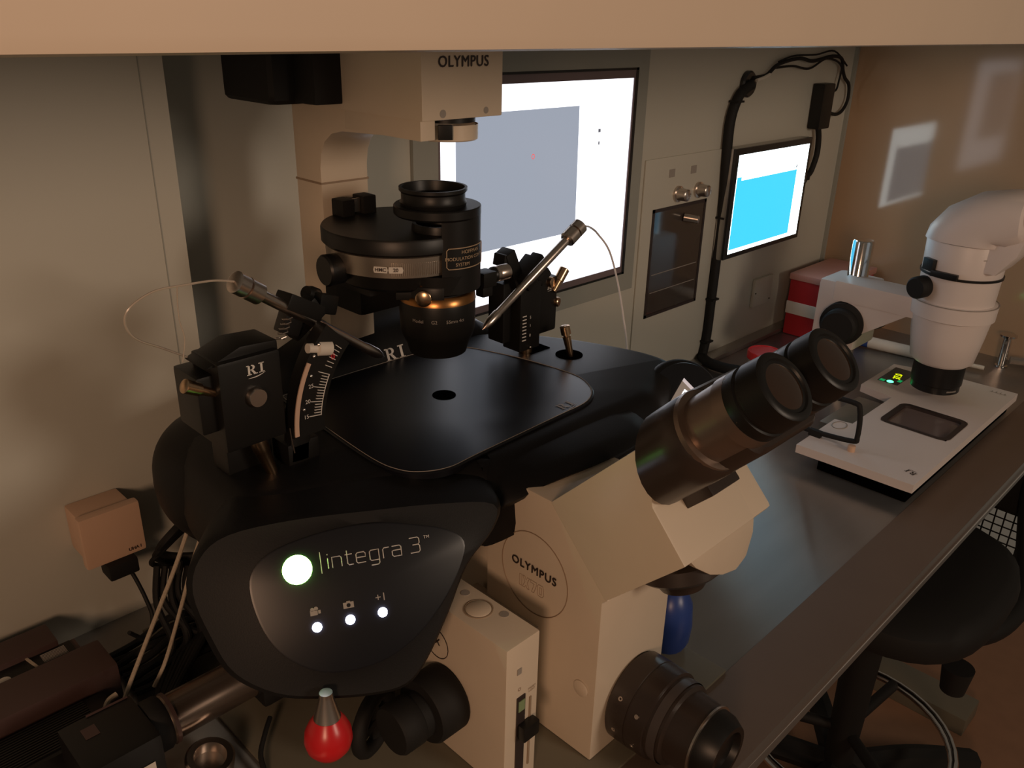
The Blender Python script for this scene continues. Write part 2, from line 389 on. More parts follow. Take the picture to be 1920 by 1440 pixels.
# thick cable run, grommet, adapter
YC = YW - 0.010
t = thing('cable_grommet', 'round black cable grommet high on the back wall', 'grommet', (1.507, YW, 0.52))
G().lathe((1.507, YW - 0.0005, 0.545), (0, -1, 0), [(0, 0.024), (0.006, 0.024), (0.009, 0.021), (0.009, 0.010), (0.004, 0.009)]).build('flange', BLKB, t)
g = G(); g.tube([(1.448, YC, 0.012), (1.457, YC, 0.06), (1.458, YC, 0.14), (1.459, YC, 0.31), (1.452, YC, 0.40), (1.449, YC, 0.48), (1.466, YC, 0.522), (1.490, YC, 0.538), (1.505, YC - 0.004, 0.545)], 0.0095, 12)
g.tube([(1.448, YC, 0.0125), (1.430, 0.835, 0.013), (1.430, 0.80, 0.0125), (1.440, 0.770, 0.0125), (1.450, 0.730, 0.0125), (1.452, 0.69, 0.0125)], 0.011, 12)
g.build('thick_cable', BKR, label='thick black cable trunk running down the wall to the bench', cat='cable')
g = G()
XT = {0.515: 1.461, 0.30: 1.459, 0.135: 1.458, 0.045: 1.4555}
for z in XT: g.box(XT[z] - 0.011, XT[z] + 0.011, YC - 0.0115, YC + 0.0085, z, z + 0.0035)
build_each(g, 'cable_tie', BKR, bpy.data.objects['thick_cable'])
t = thing('power_adapter', 'black power adapter brick hanging on wires above the small monitor', 'adapter', (1.80, 0.85, 0.44))
G().box(1.775, 1.825, 0.846, 0.873, 0.446, 0.538, 0.005).build('brick', BKM, t)
g = G(); g.tube([(1.512, YC, 0.556), (1.56, YC, 0.560), (1.60, YC, 0.578), (1.68, YC, 0.588), (1.74, YC, 0.582), (1.82, YC, 0.590), (1.868, YC, 0.585), (1.885, YC, 0.560), (1.90, YC, 0.545), (1.925, YC, 0.53), (1.932, YC, 0.50), (1.915, YC, 0.478), (1.885, YC, 0.470), (1.84, YC, 0.478), (1.822, YC, 0.482)], 0.0036, 8)
g.tube([(1.59, YC, 0.572), (1.66, YC, 0.574), (1.73, YC, 0.568), (1.80, YC, 0.586), (1.87, YC, 0.572), (1.873, YC, 0.54), (1.862, YC, 0.52), (1.825, YC, 0.535)], 0.0022, 8)
g.tube([(1.60, YC, 0.583), (1.66, YC, 0.593), (1.75, YC, 0.594), (1.83, YC, 0.60), (1.90, YC, 0.57)], 0.0018, 8)
g.build('upper_wires', BKR, t)
g = G(); g.tube([(1.802, 0.860, 0.448), (1.812, 0.860, 0.425), (1.816, 0.860, 0.395), (1.808, 0.860, 0.37), (1.795, 0.860, 0.352), (1.772, 0.860, 0.348)], 0.0062, 10)
g.tube([(1.805, 0.864, 0.358), (1.79, 0.864, 0.335), (1.77, 0.864, 0.318), (1.757, 0.864, 0.30)], 0.003, 8)
g.box(1.762, 1.785, 0.852, 0.868, 0.340, 0.356, 0.002)
g.build('lower_cord', BKR, t)
g = G(); g.tube([(1.515, YC - 0.006, 0.552), (1.54, YC - 0.006, 0.556), (1.565, YC - 0.004, 0.561)], 0.003, 8); g.build('white_cable_sleeve', LBL, t, label='short white sleeve')

# ------------------------------------------------------------ inverted microscope
S = thing('inverted_microscope', 'large ivory inverted microscope with black binocular eyepieces', 'microscope', (0.54, 0.55, 0.0))
# body
g = G()
body = [(0.358, 0.005), (0.358, 0.188), (0.352, 0.193), (0.42, 0.262), (0.46, 0.262), (0.501, 0.218), (0.501, 0.005)]
g.prism([(0.485, y, z) for y, z in body], (0.106, 0, 0), 0.0022)
g.box(0.497, 0.585, 0.49, 0.79, 0.005, 0.215, 0.004)
bodyo = g.build('body', IV, S)
g = G(); g.tube([(0.4846, 0.438 + 0.0415 * math.cos(a), 0.176 + 0.0435 * math.sin(a)) for a in [2 * PI * i / 40 for i in range(40)]], 0.0005, 5, True, 1, True)
g.build('emblem_disc_edge', INKL, bodyo)
G().text('OLYMPUS', (0.4842, 0.4383, 0.181), (0, -1, 0), (0, 0, 1), 0.0120, 0.0003, 0.0, space=1.12).text('OLYMPUS', (0.48415, 0.4375, 0.1812), (0, -1, 0), (0, 0, 1), 0.0120, 0.0003, 0.0, space=1.12).text('OLYMPUS', (0.4841, 0.4380, 0.1807), (0, -1, 0), (0, 0, 1), 0.0120, 0.0003, 0.0, space=1.12).build('maker_lettering', INK, bodyo, label='black OLYMPUS lettering')
g = G()
def outline_text(g, strokes, O, xd, yd, h, r):
    O = Vector(O); xd = Vector(xd).normalized(); yd = Vector(yd).normalized()
    for st in strokes: g.tube([O + xd * (x * h) + yd * (y * h) for x, y in st], r, 4, False, 1, True)
IX = [[(0, 0), (0, 1), (.22, 1), (.22, 0), (0, 0)], [(.32, 1), (.55, 1), (.68, .72), (.8, 1), (1.02, 1), (.8, .5), (1.02, 0), (.8, 0), (.68, .28), (.55, 0), (.32, 0), (.55, .5), (.32, 1)],
      [(1.12, 1), (1.75, 1), (1.75, .8), (1.5, 0), (1.27, 0), (1.5, .78), (1.12, .78), (1.12, 1)], [(1.95, 0), (1.85, .2), (1.85, .8), (1.95, 1), (2.35, 1), (2.48, .8), (2.48, .2), (2.35, 0), (1.95, 0)], [(2.07, .2), (2.07, .8), (2.27, .8), (2.27, .2), (2.07, .2)]]
outline_text(g, IX, (0.4848, 0.456, 0.1555), (0, -1, 0), (0, 0, 1), 0.0125, 0.0003)
g.build('model_lettering', INKL, bodyo, label='outlined IX70 lettering')
G().lathe((0.4855, 0.374, 0.083), (-1, 0, 0), [(0, 0.0085), (0.0018, 0.0085), (0.0025, 0.0075)]).build('round_plug', IV, bodyo)
# observation head (rotated block)
g = G()
hd = [(0.4205, 0.262), (0.3535, 0.193), (0.281, 0.266), (0.316, 0.304), (0.325, 0.358)]
g.prism([(0.4832, y, z) for y, z in hd], (0.104, 0, 0), 0.002)
nose = [(0.318, 0.305), (0.281, 0.266), (0.300, 0.243), (0.318, 0.222), (0.352, 0.20), (0.38, 0.25)]
g.prism([(0.53, y, z) for y, z in nose], (0.085, 0, 0), 0.004)
g.prism([(0.500, 0.292, 0.262), (0.520, 0.292, 0.241), (0.545, 0.292, 0.222), (0.567, 0.292, 0.211), (0.590, 0.292, 0.205), (0.606, 0.292, 0.212), (0.612, 0.292, 0.235), (0.606, 0.292, 0.268)], (0, 0.06, 0.0), 0.003)
heado = g.build('observation_head', IV, S)
G().lathe((0.560, 0.335, 0.214), (0, -0.30, -0.95), [(0, 0.040), (0.012, 0.041), (0.016, 0.036), (0.020, 0.026), (0.030, 0.020)]).build('magnification_dial', DKB, S)
# binocular casing
ax = Vector((0, -1, 1)).normalized(); bx = Vector((0, 1, 1)).normalized()
def slant(ring, y0=0.321, z0=0.330, k=0.45):
    out = []
    for v in ring:
        t = (v.y - (y0 + k * (v.z - z0))) / (ax.z * k - ax.y); out.append(v + ax * t)
    return out
def stad(c, hw, r, n=12, sx=1):   # stadium in the plane x / bx
    out = []
    for i in range(n + 1): a = -PI / 2 + PI * i / n; out.append(c + X3 * (hw + r * math.cos(a)) + bx * (r * math.sin(a)))
    for i in range(n + 1): a = PI / 2 + PI * i / n; out.append(c + X3 * (-hw + r * math.cos(a)) + bx * (r * math.sin(a)))
    return out
B0 = Vector((0.538, 0.333, 0.327))
g = G()
g.loft([slant(stad(B0, 0.033, 0.0345)), stad(B0 + ax * 0.045, 0.035, 0.0345), stad(B0 + ax * 0.064, 0.036, 0.0340), stad(B0 + ax * 0.068, 0.036, 0.032)])
g.loft([stad(B0 + ax * 0.050 - bx * 0.014, 0.032, 0.020), stad(B0 + ax * 0.098 - bx * 0.014, 0.032, 0.019), stad(B0 + ax * 0.102 - bx * 0.014, 0.030, 0.016)])
g.box(-0.02, 0.02, -0.012, 0.012, -0.004, 0.03, 0.002, Matrix.Translation(B0 - ax * 0.005 - bx * 0.032) @ Matrix((X3, bx, ax)).transposed().to_4x4())
g.build('binocular_casing', DKB, S)
for sx in (-1, 1):
    c = B0 + X3 * (0.0365 * sx) + bx * 0.001
    tb = G().lathe(c + ax * 0.066, ax, [(0, 0.0325), (0.004, 0.0320), (0.0045, 0.0268), (0.033, 0.0268), (0.0335, 0.0280), (0.044, 0.0275)], 48).build('eyepiece_tube', DKB if sx > 0 else mat('eyepiece_sleeve_grey', (0.20, 0.15, 0.12), 0.3, 0.7), S, label='grey metal eyepiece sleeve' if sx < 0 else None)
    ep = G().lathe(c + ax * 0.105, ax, [(0, 0.0262), (0.002, 0.0275), (0.014, 0.0272), (0.015, 0.0258), (0.0175, 0.0258), (0.0185, 0.0270), (0.036, 0.0258), (0.0375, 0.024), (0.0375, 0.0205), (0.036, 0.0195)], 48).build('eyepiece', BKM, S)
    G().lathe(c + ax * 0.139, ax, [(0, 0.0198), (0.001, 0.0195), (0.0025, 0.016), (0.0035, 0.010), (0.004, 0.003)], 40).build('lens', LENSG, ep)
    if sx < 0:
        g = G()
        for k, (aa, ch) in enumerate(((2.1, '+2'), (2.5, '-'), (2.9, '0'), (3.3, '2'), (3.7, '4'))):
            u = X3 * math.cos(aa) + bx * math.sin(aa); v = ax.cross(u)
            g.text(ch, c + ax * 0.110 + u * 0.0275, -v, -ax if False else ax, 0.006, 0.0002)
        g.build('dioptre_scale', GOLD, ep)
# base and side illumination box
g = G().box(0.40, 0.44, 0.388, 0.52, 0.005, 0.167, 0.0018); g.box(0.438, 0.49, 0.43, 0.52, 0.005, 0.12)
sb = g.build('lamp_control_box', IV, S)
g = G().box(0.4295, 0.4315, 0.3869, 0.3882, 0.02, 0.10); g.build('slot_edge', IVD, sb)
g = G().box(0.4135, 0.4235, 0.3868, 0.3885, 0.016, 0.108); g.build('slider_slot', INK, sb)
G().box(0.4150, 0.4225, 0.3862, 0.3870, 0.092, 0.1035).build('green_marker', mat('green_marker', (0.22, 0.30, 0.16), 0.4), sb)
G().box(0.4145, 0.434, 0.378, 0.3868, 0.062, 0.078, 0.002).build('slider_knob', BKM, sb)
g = G().box(0.413, 0.418, 0.3872, 0.3879, 0.134, 0.140); g.build('small_window', GRYM, sb)
g = G().text('O', (0.4165, 0.3878, 0.1165), X3, Z3, 0.005); g.text('PRESET\nLIGHT', (0.4325, 0.3878, 0.108), X3, Z3, 0.003); g.build('slider_lettering', INKL, sb)
g = G().lathe((0.421, 0.445, 0.1665), (0, 0, 1), [(0, 0.0115), (0.0012, 0.0115), (0.0018, 0.0105)]); g.build('round_cap', IV, sb)
g = G(); g.tube([(0.421 + 0.0128 * math.cos(a), 0.445 + 0.0128 * math.sin(a), 0.1671) for a in [2 * PI * i / 28 for i in range(28)]], 0.0007, 5, True, 1, True); g.build('cap_groove', IVD, sb)
g = G()
for p in ((0.428, 0.470), (0.4325, 0.424)): g.lathe((p[0], p[1], 0.1668), (0, 0, 1), [(0, 0.0042), (0.0006, 0.0042)])
build_each(g, 'screw_hole', GRYM, sb)
g = G(); g.tube([(0.3995, 0.478 + 0.016 * math.cos(a), 0.122 + 0.016 * math.sin(a)) for a in [2 * PI * i / 28 for i in range(28)]], 0.0004, 5, True, 1, True)
g.text('IX', (0.3995, 0.478, 0.124), (0, -1, 0), Z3, 0.010, 0.0003, 0.02); g.build('round_emblem', INK, sb)
# focus knobs
FK = (0.40, 0.462, 0.072)
g = G().lathe(FK, (-1, 0, 0), [(0, 0.029), (0.003, 0.032), (0.030, 0.032), (0.033, 0.030), (0.034, 0.022), (0.044, 0.022)], 48); g.build('coarse_focus_knob', BKR, S)
g = G().lathe((0.358, 0.462, 0.072), (-1, 0, 0), [(0, 0.021), (0.003, 0.0235), (0.022, 0.0235), (0.025, 0.0215)], 40); g.build('fine_focus_knob', BKR, S)
# front camera port
PC = Vector((0.545, 0.357, 0.050))
g = G().lathe(PC, (0, -1, 0), [(0, 0.043), (0.002, 0.045), (0.022, 0.045), (0.0225, 0.0442), (0.0235, 0.0442), (0.024, 0.045), (0.042, 0.044), (0.043, 0.041), (0.058, 0.040), (0.060, 0.036), (0.085, 0.034)], 56); cp = g.build('front_camera_port', DKB, S)
g = G().lathe(PC, (0, -1, 0), [(0.046, 0.0412), (0.055, 0.0412)], 56, cap=False); g.build('grey_band', mat('dark_band', (0.06, 0.05, 0.048), 0.35), cp)
g = G().lathe(PC, (0, -1, 0), [(0.084, 0.0335), (0.0845, 0.0355), (0.0865, 0.0355), (0.087, 0.0335)], 56); g.build('silver_rim', STL, cp, label='thin silver rim')
g = G().lathe(PC, (0, -1, 0), [(0.086, 0.0335), (0.096, 0.0325), (0.106, 0.027), (0.106, 0.022), (0.100, 0.020), (0.100, 0.0)], 56); g.build('port_cap', BKM, cp)
g = G()
for a in (2.55, 3.3): 
    for t_, dz in ((0.012, 0), (0.033, 0)):
        u = X3 * math.cos(a + (t_ - 0.012) * 6) + Z3 * math.sin(a + (t_ - 0.012) * 6)
        g.lathe(PC - Y3 * t_ + u * 0.0446, u, [(0, 0.0022), (0.0007, 0.0022), (0.0007, 0.0012), (0.0003, 0.001)], 16)
build_each(g, 'grub_screw', STL, cp)
# pillar, arm and lamp head
g = G()
prof = [(0.799, 0.566), (0.799, 0.005), (0.753, 0.005), (0.753, 0.505), (0.750, 0.520), (0.743, 0.532), (0.730, 0.541), (0.712, 0.545), (0.64, 0.5485), (0.64, 0.566)]
g.prism([(0.487, y, z) for y, z in prof], (0.058, 0, 0), 0.002)
g.box(0.4862, 0.503, 0.592, 0.705, 0.5484, 0.567, 0.0015); g.box(0.495, 0.583, 0.650, 0.700, 0.5488, 0.567, 0.001)
g.build('illumination_pillar', IV, S)
g = G().box(0.4863, 0.5457, 0.7523, 0.7997, 0.4885, 0.4905); g.build('pillar_seam', IVD, S)
g = G().box(0.485, 0.5815, 0.588, 0.760, 0.5655, 0.72, 0.0022); hh = g.build('lamp_head', IV, S)
G().text('OLYMPUS', (0.5328, 0.5878, 0.6135), X3, Z3, 0.0130, 0.0002, 0.0, space=1.08).text('OLYMPUS', (0.5336, 0.58775, 0.6137), X3, Z3, 0.0130, 0.0002, 0.0, space=1.08).text('OLYMPUS', (0.5331, 0.5877, 0.6132), X3, Z3, 0.0130, 0.0002, 0.0, space=1.08).build('maker_lettering', INK, hh, label='black OLYMPUS lettering')
g = G(); g.lathe((0.5085, 0.5879, 0.571), (0, -1, 0), [(0, 0.0036), (0.0002, 0.0036)], 20); g.lathe((0.5605, 0.5879, 0.5715), (0, -1, 0), [(0, 0.003), (0.0002, 0.003)], 20); build_each(g, 'screw_plug', GRYM, hh)
g = G().lathe((0.539, 0.617, 0.567), (0, 0, -1), [(-0.004, 0.026), (0.006, 0.026)], 40); g.build('port_gap', BKM, S)
g = G().lathe((0.539, 0.617, 0.559), (0, 0, -1), [(0, 0.0285), (0.013, 0.0285), (0.014, 0.0275)], 40, -PI * 0.80, PI * 0.75, ux=(1, -1, 0), cap=False)
g.lathe((0.539, 0.617, 0.559), (0, 0, -1), [(0.0, 0.026), (0.014, 0.026), (0.014, 0.0275)], 40, -PI * 0.80, PI * 0.75, ux=(1, -1, 0), cap=False)
g.build('field_lens_ring', IV, S)
g = G().obox((0.517, 0.595, 0.554), (0.8, -0.5, 0), (0.0065, 0.003, 0.0065), 0.001); g.build('lens_latch', BKM, S)
g = G().box(0.430, 0.60, 0.74, 0.832, 0.569, 0.74, 0.010, seg=3); g.box(0.455, 0.58, 0.705, 0.75, 0.571, 0.73, 0.003); g.build('lamp_housing', BKR, S)
g = G().box(0.489, 0.543, 0.757, 0.7995, 0.558, 0.5665); g.build('housing_gap', INK, S)
# condenser
A = Vector((0.530, 0.621, 0))
TC = Vector((0.520, 0.668, 0))
cr = G().lathe(TC + Z3 * 0.444, Z3, [(0, 0.076), (0.002, 0.078), (0.014, 0.078), (0.016, 0.0768)], 72).build('condenser_turret', BKM, S)
g = G().lathe(TC + Z3 * 0.4225, Z3, [(0, 0.072), (0.001, 0.0735), (0.020, 0.0745), (0.022, 0.072)], 72)
for i in range(34):
    a = -2.35 + i * 0.026
    u = X3 * math.cos(a) + Y3 * math.sin(a); g.obox(TC + u * 0.0740 + Z3 * 0.4320, u, (0.0006, 0.0005, 0.006))
kn = g.build('silver_scale_ring', mat('silver_ring', (0.42, 0.36, 0.30), 0.35, 0.9), cr)
for a, txt in ((-2.49, 'HMC'), (-2.30, '20')):
    def wr(x, y, a=a): 
        th = a + x / 0.0745; return TC + Vector((math.cos(th), math.sin(th), 0)) * 0.0757 + Z3 * (0.4320 + y)
    g = G(); g.loft([[wr(x * 1.02, y) for x, y in ((-0.006, -0.003), (0.006, -0.003), (0.0068, 0), (0.006, 0.003), (-0.006, 0.003), (-0.0068, 0))]], True, False); build_each(g, 'scale_label', LBL, cr)
    def wr2(x, y, a=a):
        th = a + x / 0.0745; return TC + Vector((math.cos(th), math.sin(th), 0)) * 0.0760 + Z3 * (0.4320 + y)
    g = G().text(txt, (0, 0, 0), X3, Y3, 0.0048, wrap=wr2, bold=0.02); g.build('scale_lettering', INK, cr)
g = G().lathe(TC + Z3 * 0.405, Z3, [(0, 0.058), (0.004, 0.064), (0.019, 0.068)], 64); g.lathe(A + Z3 * 0.402, Z3, [(0, 0.033), (0.003, 0.037), (0.020, 0.038)], 56); g.build('condenser_body', BKM, S)
g = G().lathe(A + Z3 * 0.457, Z3, [(0, 0.026), (0.006, 0.026), (0.010, 0.025), (0.010, 0.022), (0.002, 0.020), (0.0, 0.020)], 48); g.build('lower_filter_ring', BKM, S)
g = G().lathe(A + Vector((-0.001, 0, 0.475)), Z3, [(0, 0.040), (0.002, 0.042), (0.009, 0.042), (0.010, 0.041)], 56); g.build('filter_carrier', BKM, S)
g = G().lathe(A + Vector((-0.006, 0, 0.485)), Z3, [(0, 0.031), (0.003, 0.032), (0.005, 0.0305), (0.012, 0.0305), (0.014, 0.0325), (0.017, 0.0325), (0.017, 0.0300), (0.008, 0.028), (0.006, 0.025)], 56); g.build('upper_filter_ring', BKM, S)
# shielding wall (partial cylinder) with its name plate
WC = Vector((0.5335, 0.621, 0)); RW = 0.0385
def arcwall(g, r0, r1, z0, z1, a0, a1, n=36):
    rings = []
    for i in range(n + 1):
        th = a0 + (a1 - a0) * i / n; u = Vector((math.cos(th), math.sin(th), 0))
        rings.append([WC + u * r0 + Z3 * z0, WC + u * r1 + Z3 * z0, WC + u * r1 + Z3 * z1, WC + u * r0 + Z3 * z1])
    return g.loft(rings)
A0, A1 = math.radians(-130), math.radians(10)
hs = arcwall(G(), RW - 0.006, RW, 0.404, 0.484, A0, A1).build('condenser_housing', BKM, S)
def wp(x, y, r=RW + 0.0004, a=math.radians(-84), z=0.4395): 
    th = a + x / RW; return WC + Vector((math.cos(th), math.sin(th), 0)) * r + Z3 * (z + y)
g = G(); hw, hh_ = 0.0265, 0.0100
def rrp(hw, hh, r=0.002, n=24):
    pts = [(-hw + r + (2 * hw - 2 * r) * i / n, -hh) for i in range(n + 1)] + [(hw, -hh + r), (hw, hh - r)] + [(hw - r - (2 * hw - 2 * r) * i / n, hh) for i in range(n + 1)] + [(-hw, hh - r), (-hw, -hh + r)]
    return pts
g.tube([wp(x, y) for x, y in rrp(hw, hh_)], 0.0005, 5, True, 1, True)
g.text('HOFFMAN', (0, 0, 0), X3, Y3, 0.0050, wrap=lambda x, y: wp(x, y + 0.0058)); g.text('MODULATION CONTRAST', (0, 0, 0), X3, Y3, 0.0046, wrap=lambda x, y: wp(x, y - 0.0003)); g.text('SYSTEM   GREENVALE', (0, 0, 0), X3, Y3, 0.0055, wrap=lambda x, y: wp(x, y - 0.0068)) if False else g.text('SYSTEM', (0, 0, 0), X3, Y3, 0.0046, wrap=lambda x, y: wp(x - 0.010, y - 0.0060))
g.build('name_plate', GOLD, hs)
# centring knob, carriage and clip
g = G().lathe((0.470, 0.672, 0.425), (-1, 0.05, 0.0), [(0, 0.010), (0.010, 0.011), (0.016, 0.0125), (0.020, 0.0145), (0.036, 0.0155), (0.038, 0.014)], 32); g.build('centring_knob', BKM, S)
g = G().box(0.482, 0.537, 0.688, 0.7528, 0.364, 0.412, 0.006); g.box(0.470, 0.525, 0.655, 0.72, 0.395, 0.425, 0.004); g.build('condenser_carriage', BKR, S)
g = G().box(0.490, 0.505, 0.722, 0.742, 0.4585, 0.4765, 0.002); g.box(0.516, 0.532, 0.722, 0.742, 0.4585, 0.478, 0.002); g.box(0.503, 0.518, 0.728, 0.742, 0.4585, 0.474); cl = g.build('locking_clip', BKR, S)
g = G().lathe((0.5105, 0.7275, 0.4705), (0, -1, 0), [(0, 0.0028), (0.001, 0.0028)]); g.box(0.506, 0.515, 0.7272, 0.729, 0.462, 0.476); g.build('clip_screw', STL, cl)
# objective lens of the condenser
L0 = Vector((0.5275, 0.621, 0))
g = G().lathe(L0 + Z3 * 0.337, Z3, [(0, 0.029), (0.010, 0.032), (0.018, 0.0355), (0.024, 0.0374), (0.040, 0.0380), (0.053, 0.0380), (0.059, 0.0365), (0.065, 0.033)], 56); le = g.build('condenser_lens', BKM, S)
g = G().lathe(L0 + Z3 * 0.3925, Z3, [(0, 0.0384), (0.006, 0.0376), (0.009, 0.0345)], 56, cap=False); g.lathe(L0 + Z3 * 0.402, Z3, [(0, 0.0320), (0.007, 0.0350), (0.012, 0.0352)], 56, cap=False); g.build('copper_ring', COP, le, label='copper coloured rings')
g = G()
def lw(a): return lambda x, y: L0 + Vector((math.cos(a + x / 0.038), math.sin(a + x / 0.038), 0)) * 0.0384 + Z3 * (0.3780 + y)
for a, s2 in ((-2.80, 'Model'), (-2.36, 'G2'), (-1.80, '55mm 4ct')): g.text(s2, (0, 0, 0), X3, Y3, 0.0048, wrap=lw(a))
g.build('lens_lettering', GRYM, le)
g = G().lathe((0.500, 0.607, 0.402), (-0.8, -0.7, 0), [(0, 0.006), (0.004, 0.0078), (0.010, 0.0078), (0.011, 0.0065)], 28); g.build('clamp_screw', BRS, S)
g = G().lathe(L0 + Z3 * 0.398, Z3, [(0, 0.036), (0.012, 0.037), (0.014, 0.036)], 48, math.radians(-200), math.radians(-120), ux=(1, 0, 0), cap=False); g.obox((0.492, 0.622, 0.403), (0.7, -0.7, 0), (0.012, 0.004, 0.006), 0.001); g.build('lens_clamp', BKM, S)
g = G().box(0.583, 0.602, 0.612, 0.630, 0.391, 0.407, 0.002); g.lathe((0.600, 0.621, 0.4005), (1, 0, 0), [(0, 0.006), (0.004, 0.0085), (0.007, 0.0085)], 24); g.box(0.585, 0.599, 0.615, 0.627, 0.380, 0.392, 0.002); g.build('side_clamp', BKM, S)
G().lathe((0.606, 0.621, 0.4005), (1, 0, 0), [(0, 0.0085), (0.004, 0.0085), (0.0045, 0.0075), (0.006, 0.0085), (0.019, 0.0085), (0.020, 0.0075)], 28).build('silver_adjuster', STL, S)
# objective turret under the stage (dark gap beside the body)
G().lathe((0.54, 0.60, 0.225), (0, 0, -1), [(0, 0.035), (0.02, 0.03), (0.05, 0.016)], 24).build('objective', BKM, S)

# platform below
G().box(0.262, 0.687, 0.334, 0.83, 0.0005, 0.0045, 0.0015).build('base_platform', OLV, label='grey steel slab under the large ivory microscope', cat='platform')

# ------------------------------------------------------------ micromanipulation stage
W_ = thing('micromanipulation_stage', 'wide black moulded micromanipulation stage with glowing green button', 'stage', (0.53, 0.62, 0.15))
out = [(.445, .476), (.47, .464), (.60, .462), (.70, .460), (.745, .476), (.785, .492), (.820, .512), (.828, .55), (.818, .60), (.790, .67), (.745, .735), (.67, .79), (.60, .825), (.45, .825), (.37, .81), (.31, .77), (.275, .70), (.262, .62), (.262, .575), (.295, .545), (.35, .525), (.41, .497)]
loop = crom([(x, y, 0) for x, y in out], 5, True)
def ring(ins, z): return [(v.x, v.y, z) for v in offset2(loop, ins)]
g = G().loft([ring(0.035, 0.197), ring(0.012, 0.199), ring(0.002, 0.206), ring(0.0, 0.220), ring(0.003, 0.245), ring(0.008, 0.262), ring(0.014, 0.271), ring(0.022, 0.277), ring(0.032, 0.280)])
# rear left wing
g.ellip((0.355, 0.715, 0.222), (0.088, 0.105, 0.062), 48, 24, 0.8)
# hump behind the plate
hr = []
for x, k in ((0.42, 0.0), (0.44, 0.55), (0.48, 0.9), (0.55, 1.0), (0.61, 1.0), (0.66, 0.85), (0.70, 0.45), (0.73, 0.0)):
    h = 0.044 * k + 0.001
    hr.append([(x, 0.735, 0.27), (x, 0.738, 0.278 + h * 0.15), (x, 0.750, 0.278 + h * 0.75), (x, 0.765, 0.278 + h), (x, 0.80, 0.278 + h), (x, 0.82, 0.278 + h * 0.6), (x, 0.826, 0.25), (x, 0.78, 0.24)])
hr2 = [[Vector(a).lerp(Vector(b), s) for a, b in zip(hr[i], hr[i + 1])] for i in range(len(hr) - 1) for s in (0, 0.5)] + [hr[-1]]
g.loft(hr2)
# right lobe
n2 = Vector((0, -math.cos(math.radians(42)), math.sin(math.radians(42)))); DC = Vector((0.790, 0.487, 0.2525))
x2_ = Vector((1, 0, 0)); y2_ = n2.cross(x2_)
def oval(rx, ry, e): return [DC + x2_ * (rx * math.cos(a)) + y2_ * (ry * math.sin(a)) + n2 * e for a in [2 * PI * i / 48 for i in range(48)]]
g.loft([oval(0.058, 0.037, 0), oval(0.062, 0.041, -0.001), oval(0.065, 0.044, -0.005), oval(0.066, 0.045, -0.012), oval(0.062, 0.042, -0.03), oval(0.05, 0.036, -0.05)])
# left lobe
ta, aa = math.radians(28), math.radians(25)
n_ = Vector((-math.sin(aa) * math.cos(ta), -math.cos(aa) * math.cos(ta), math.sin(ta)))
xd_ = Vector((math.cos(aa), -math.sin(aa), 0)); yd_ = n_.cross(xd_)
P0 = Vector((.345, .49, .272))
rim = [(.222, .555, .262), (.206, .539, .244), (.207, .518, .212), (.214, .50, .185), (.236, .479, .165), (.265, .459, .156), (.301, .439, .150), (.327, .428, .151), (.348, .427, .166), (.375, .430, .197), (.402, .437, .228), (.433, .440, .248), (.445, .450, .266), (.40, .466, .278), (.345, .495, .281), (.29, .527, .281), (.245, .55, .276)]
pan = [(.252, .520, .253), (.245, .515, .236), (.245, .500, .210), (.253, .484, .190), (.270, .468, .176), (.290, .457, .171), (.315, .447, .172), (.336, .441, .179), (.356, .438, .191), (.378, .437, .210), (.396, .440, .230), (.405, .447, .245), (.395, .457, .256), (.373, .471, .264), (.345, .488, .270), (.310, .505, .270), (.272, .518, .264)]
def onpl(p): p = Vector(p); return p - n_ * ((p - P0).dot(n_))
R1 = crom([onpl(p) for p in rim], 4, True); R0 = crom([onpl(p) for p in pan], 4, True)
c0 = sum(R0, Vector()) / len(R0)
back = Vector((.57, .82, 0))
Rm = [r.lerp(c0, 0.035) for r in R1]
Rb1 = [r + back * 0.010 - n_ * 0.002 for r in R1]; Rb2 = [r.lerp(c0, 0.03) + back * 0.05 for r in R1]; Rb3 = [r.lerp(c0, 0.12) + back * 0.10 for r in R1]
def fixz(R, zm): return [Vector((v.x, v.y, min(v.z, zm))) for v in R]
g.loft([R0, [r - n_ * 0.0006 for r in [a.lerp(b, 0.06) for a, b in zip(R0, R1)]], Rm, fixz(R1, 0.279) if False else [r - n_ * 0.004 for r in R1], fixz(Rb1, 0.2785), fixz(Rb2, 0.278), fixz(Rb3, 0.277)])
# front block
fb = []
for x, yn, zn in ((0.458, 0.470, 0.246), (0.464, 0.458, 0.250), (0.480, 0.450, 0.256), (0.505, 0.441, 0.264), (0.55, 0.435, 0.2655), (0.60, 0.431, 0.2655), (0.640, 0.434, 0.2655), (0.665, 0.446, 0.264), (0.680, 0.470, 0.255)):
    fb.append([(x, 0.505, 0.276), (x, yn + 0.020, zn + 0.009), (x, yn + 0.004, zn + 0.004), (x, yn, zn), (x, yn + 0.005, zn - 0.007), (x, yn + 0.024, zn - 0.024), (x, 0.476, 0.204), (x, 0.52, 0.204)])
g.loft(fb)
hs_ = g.build('housing', BK, W_)
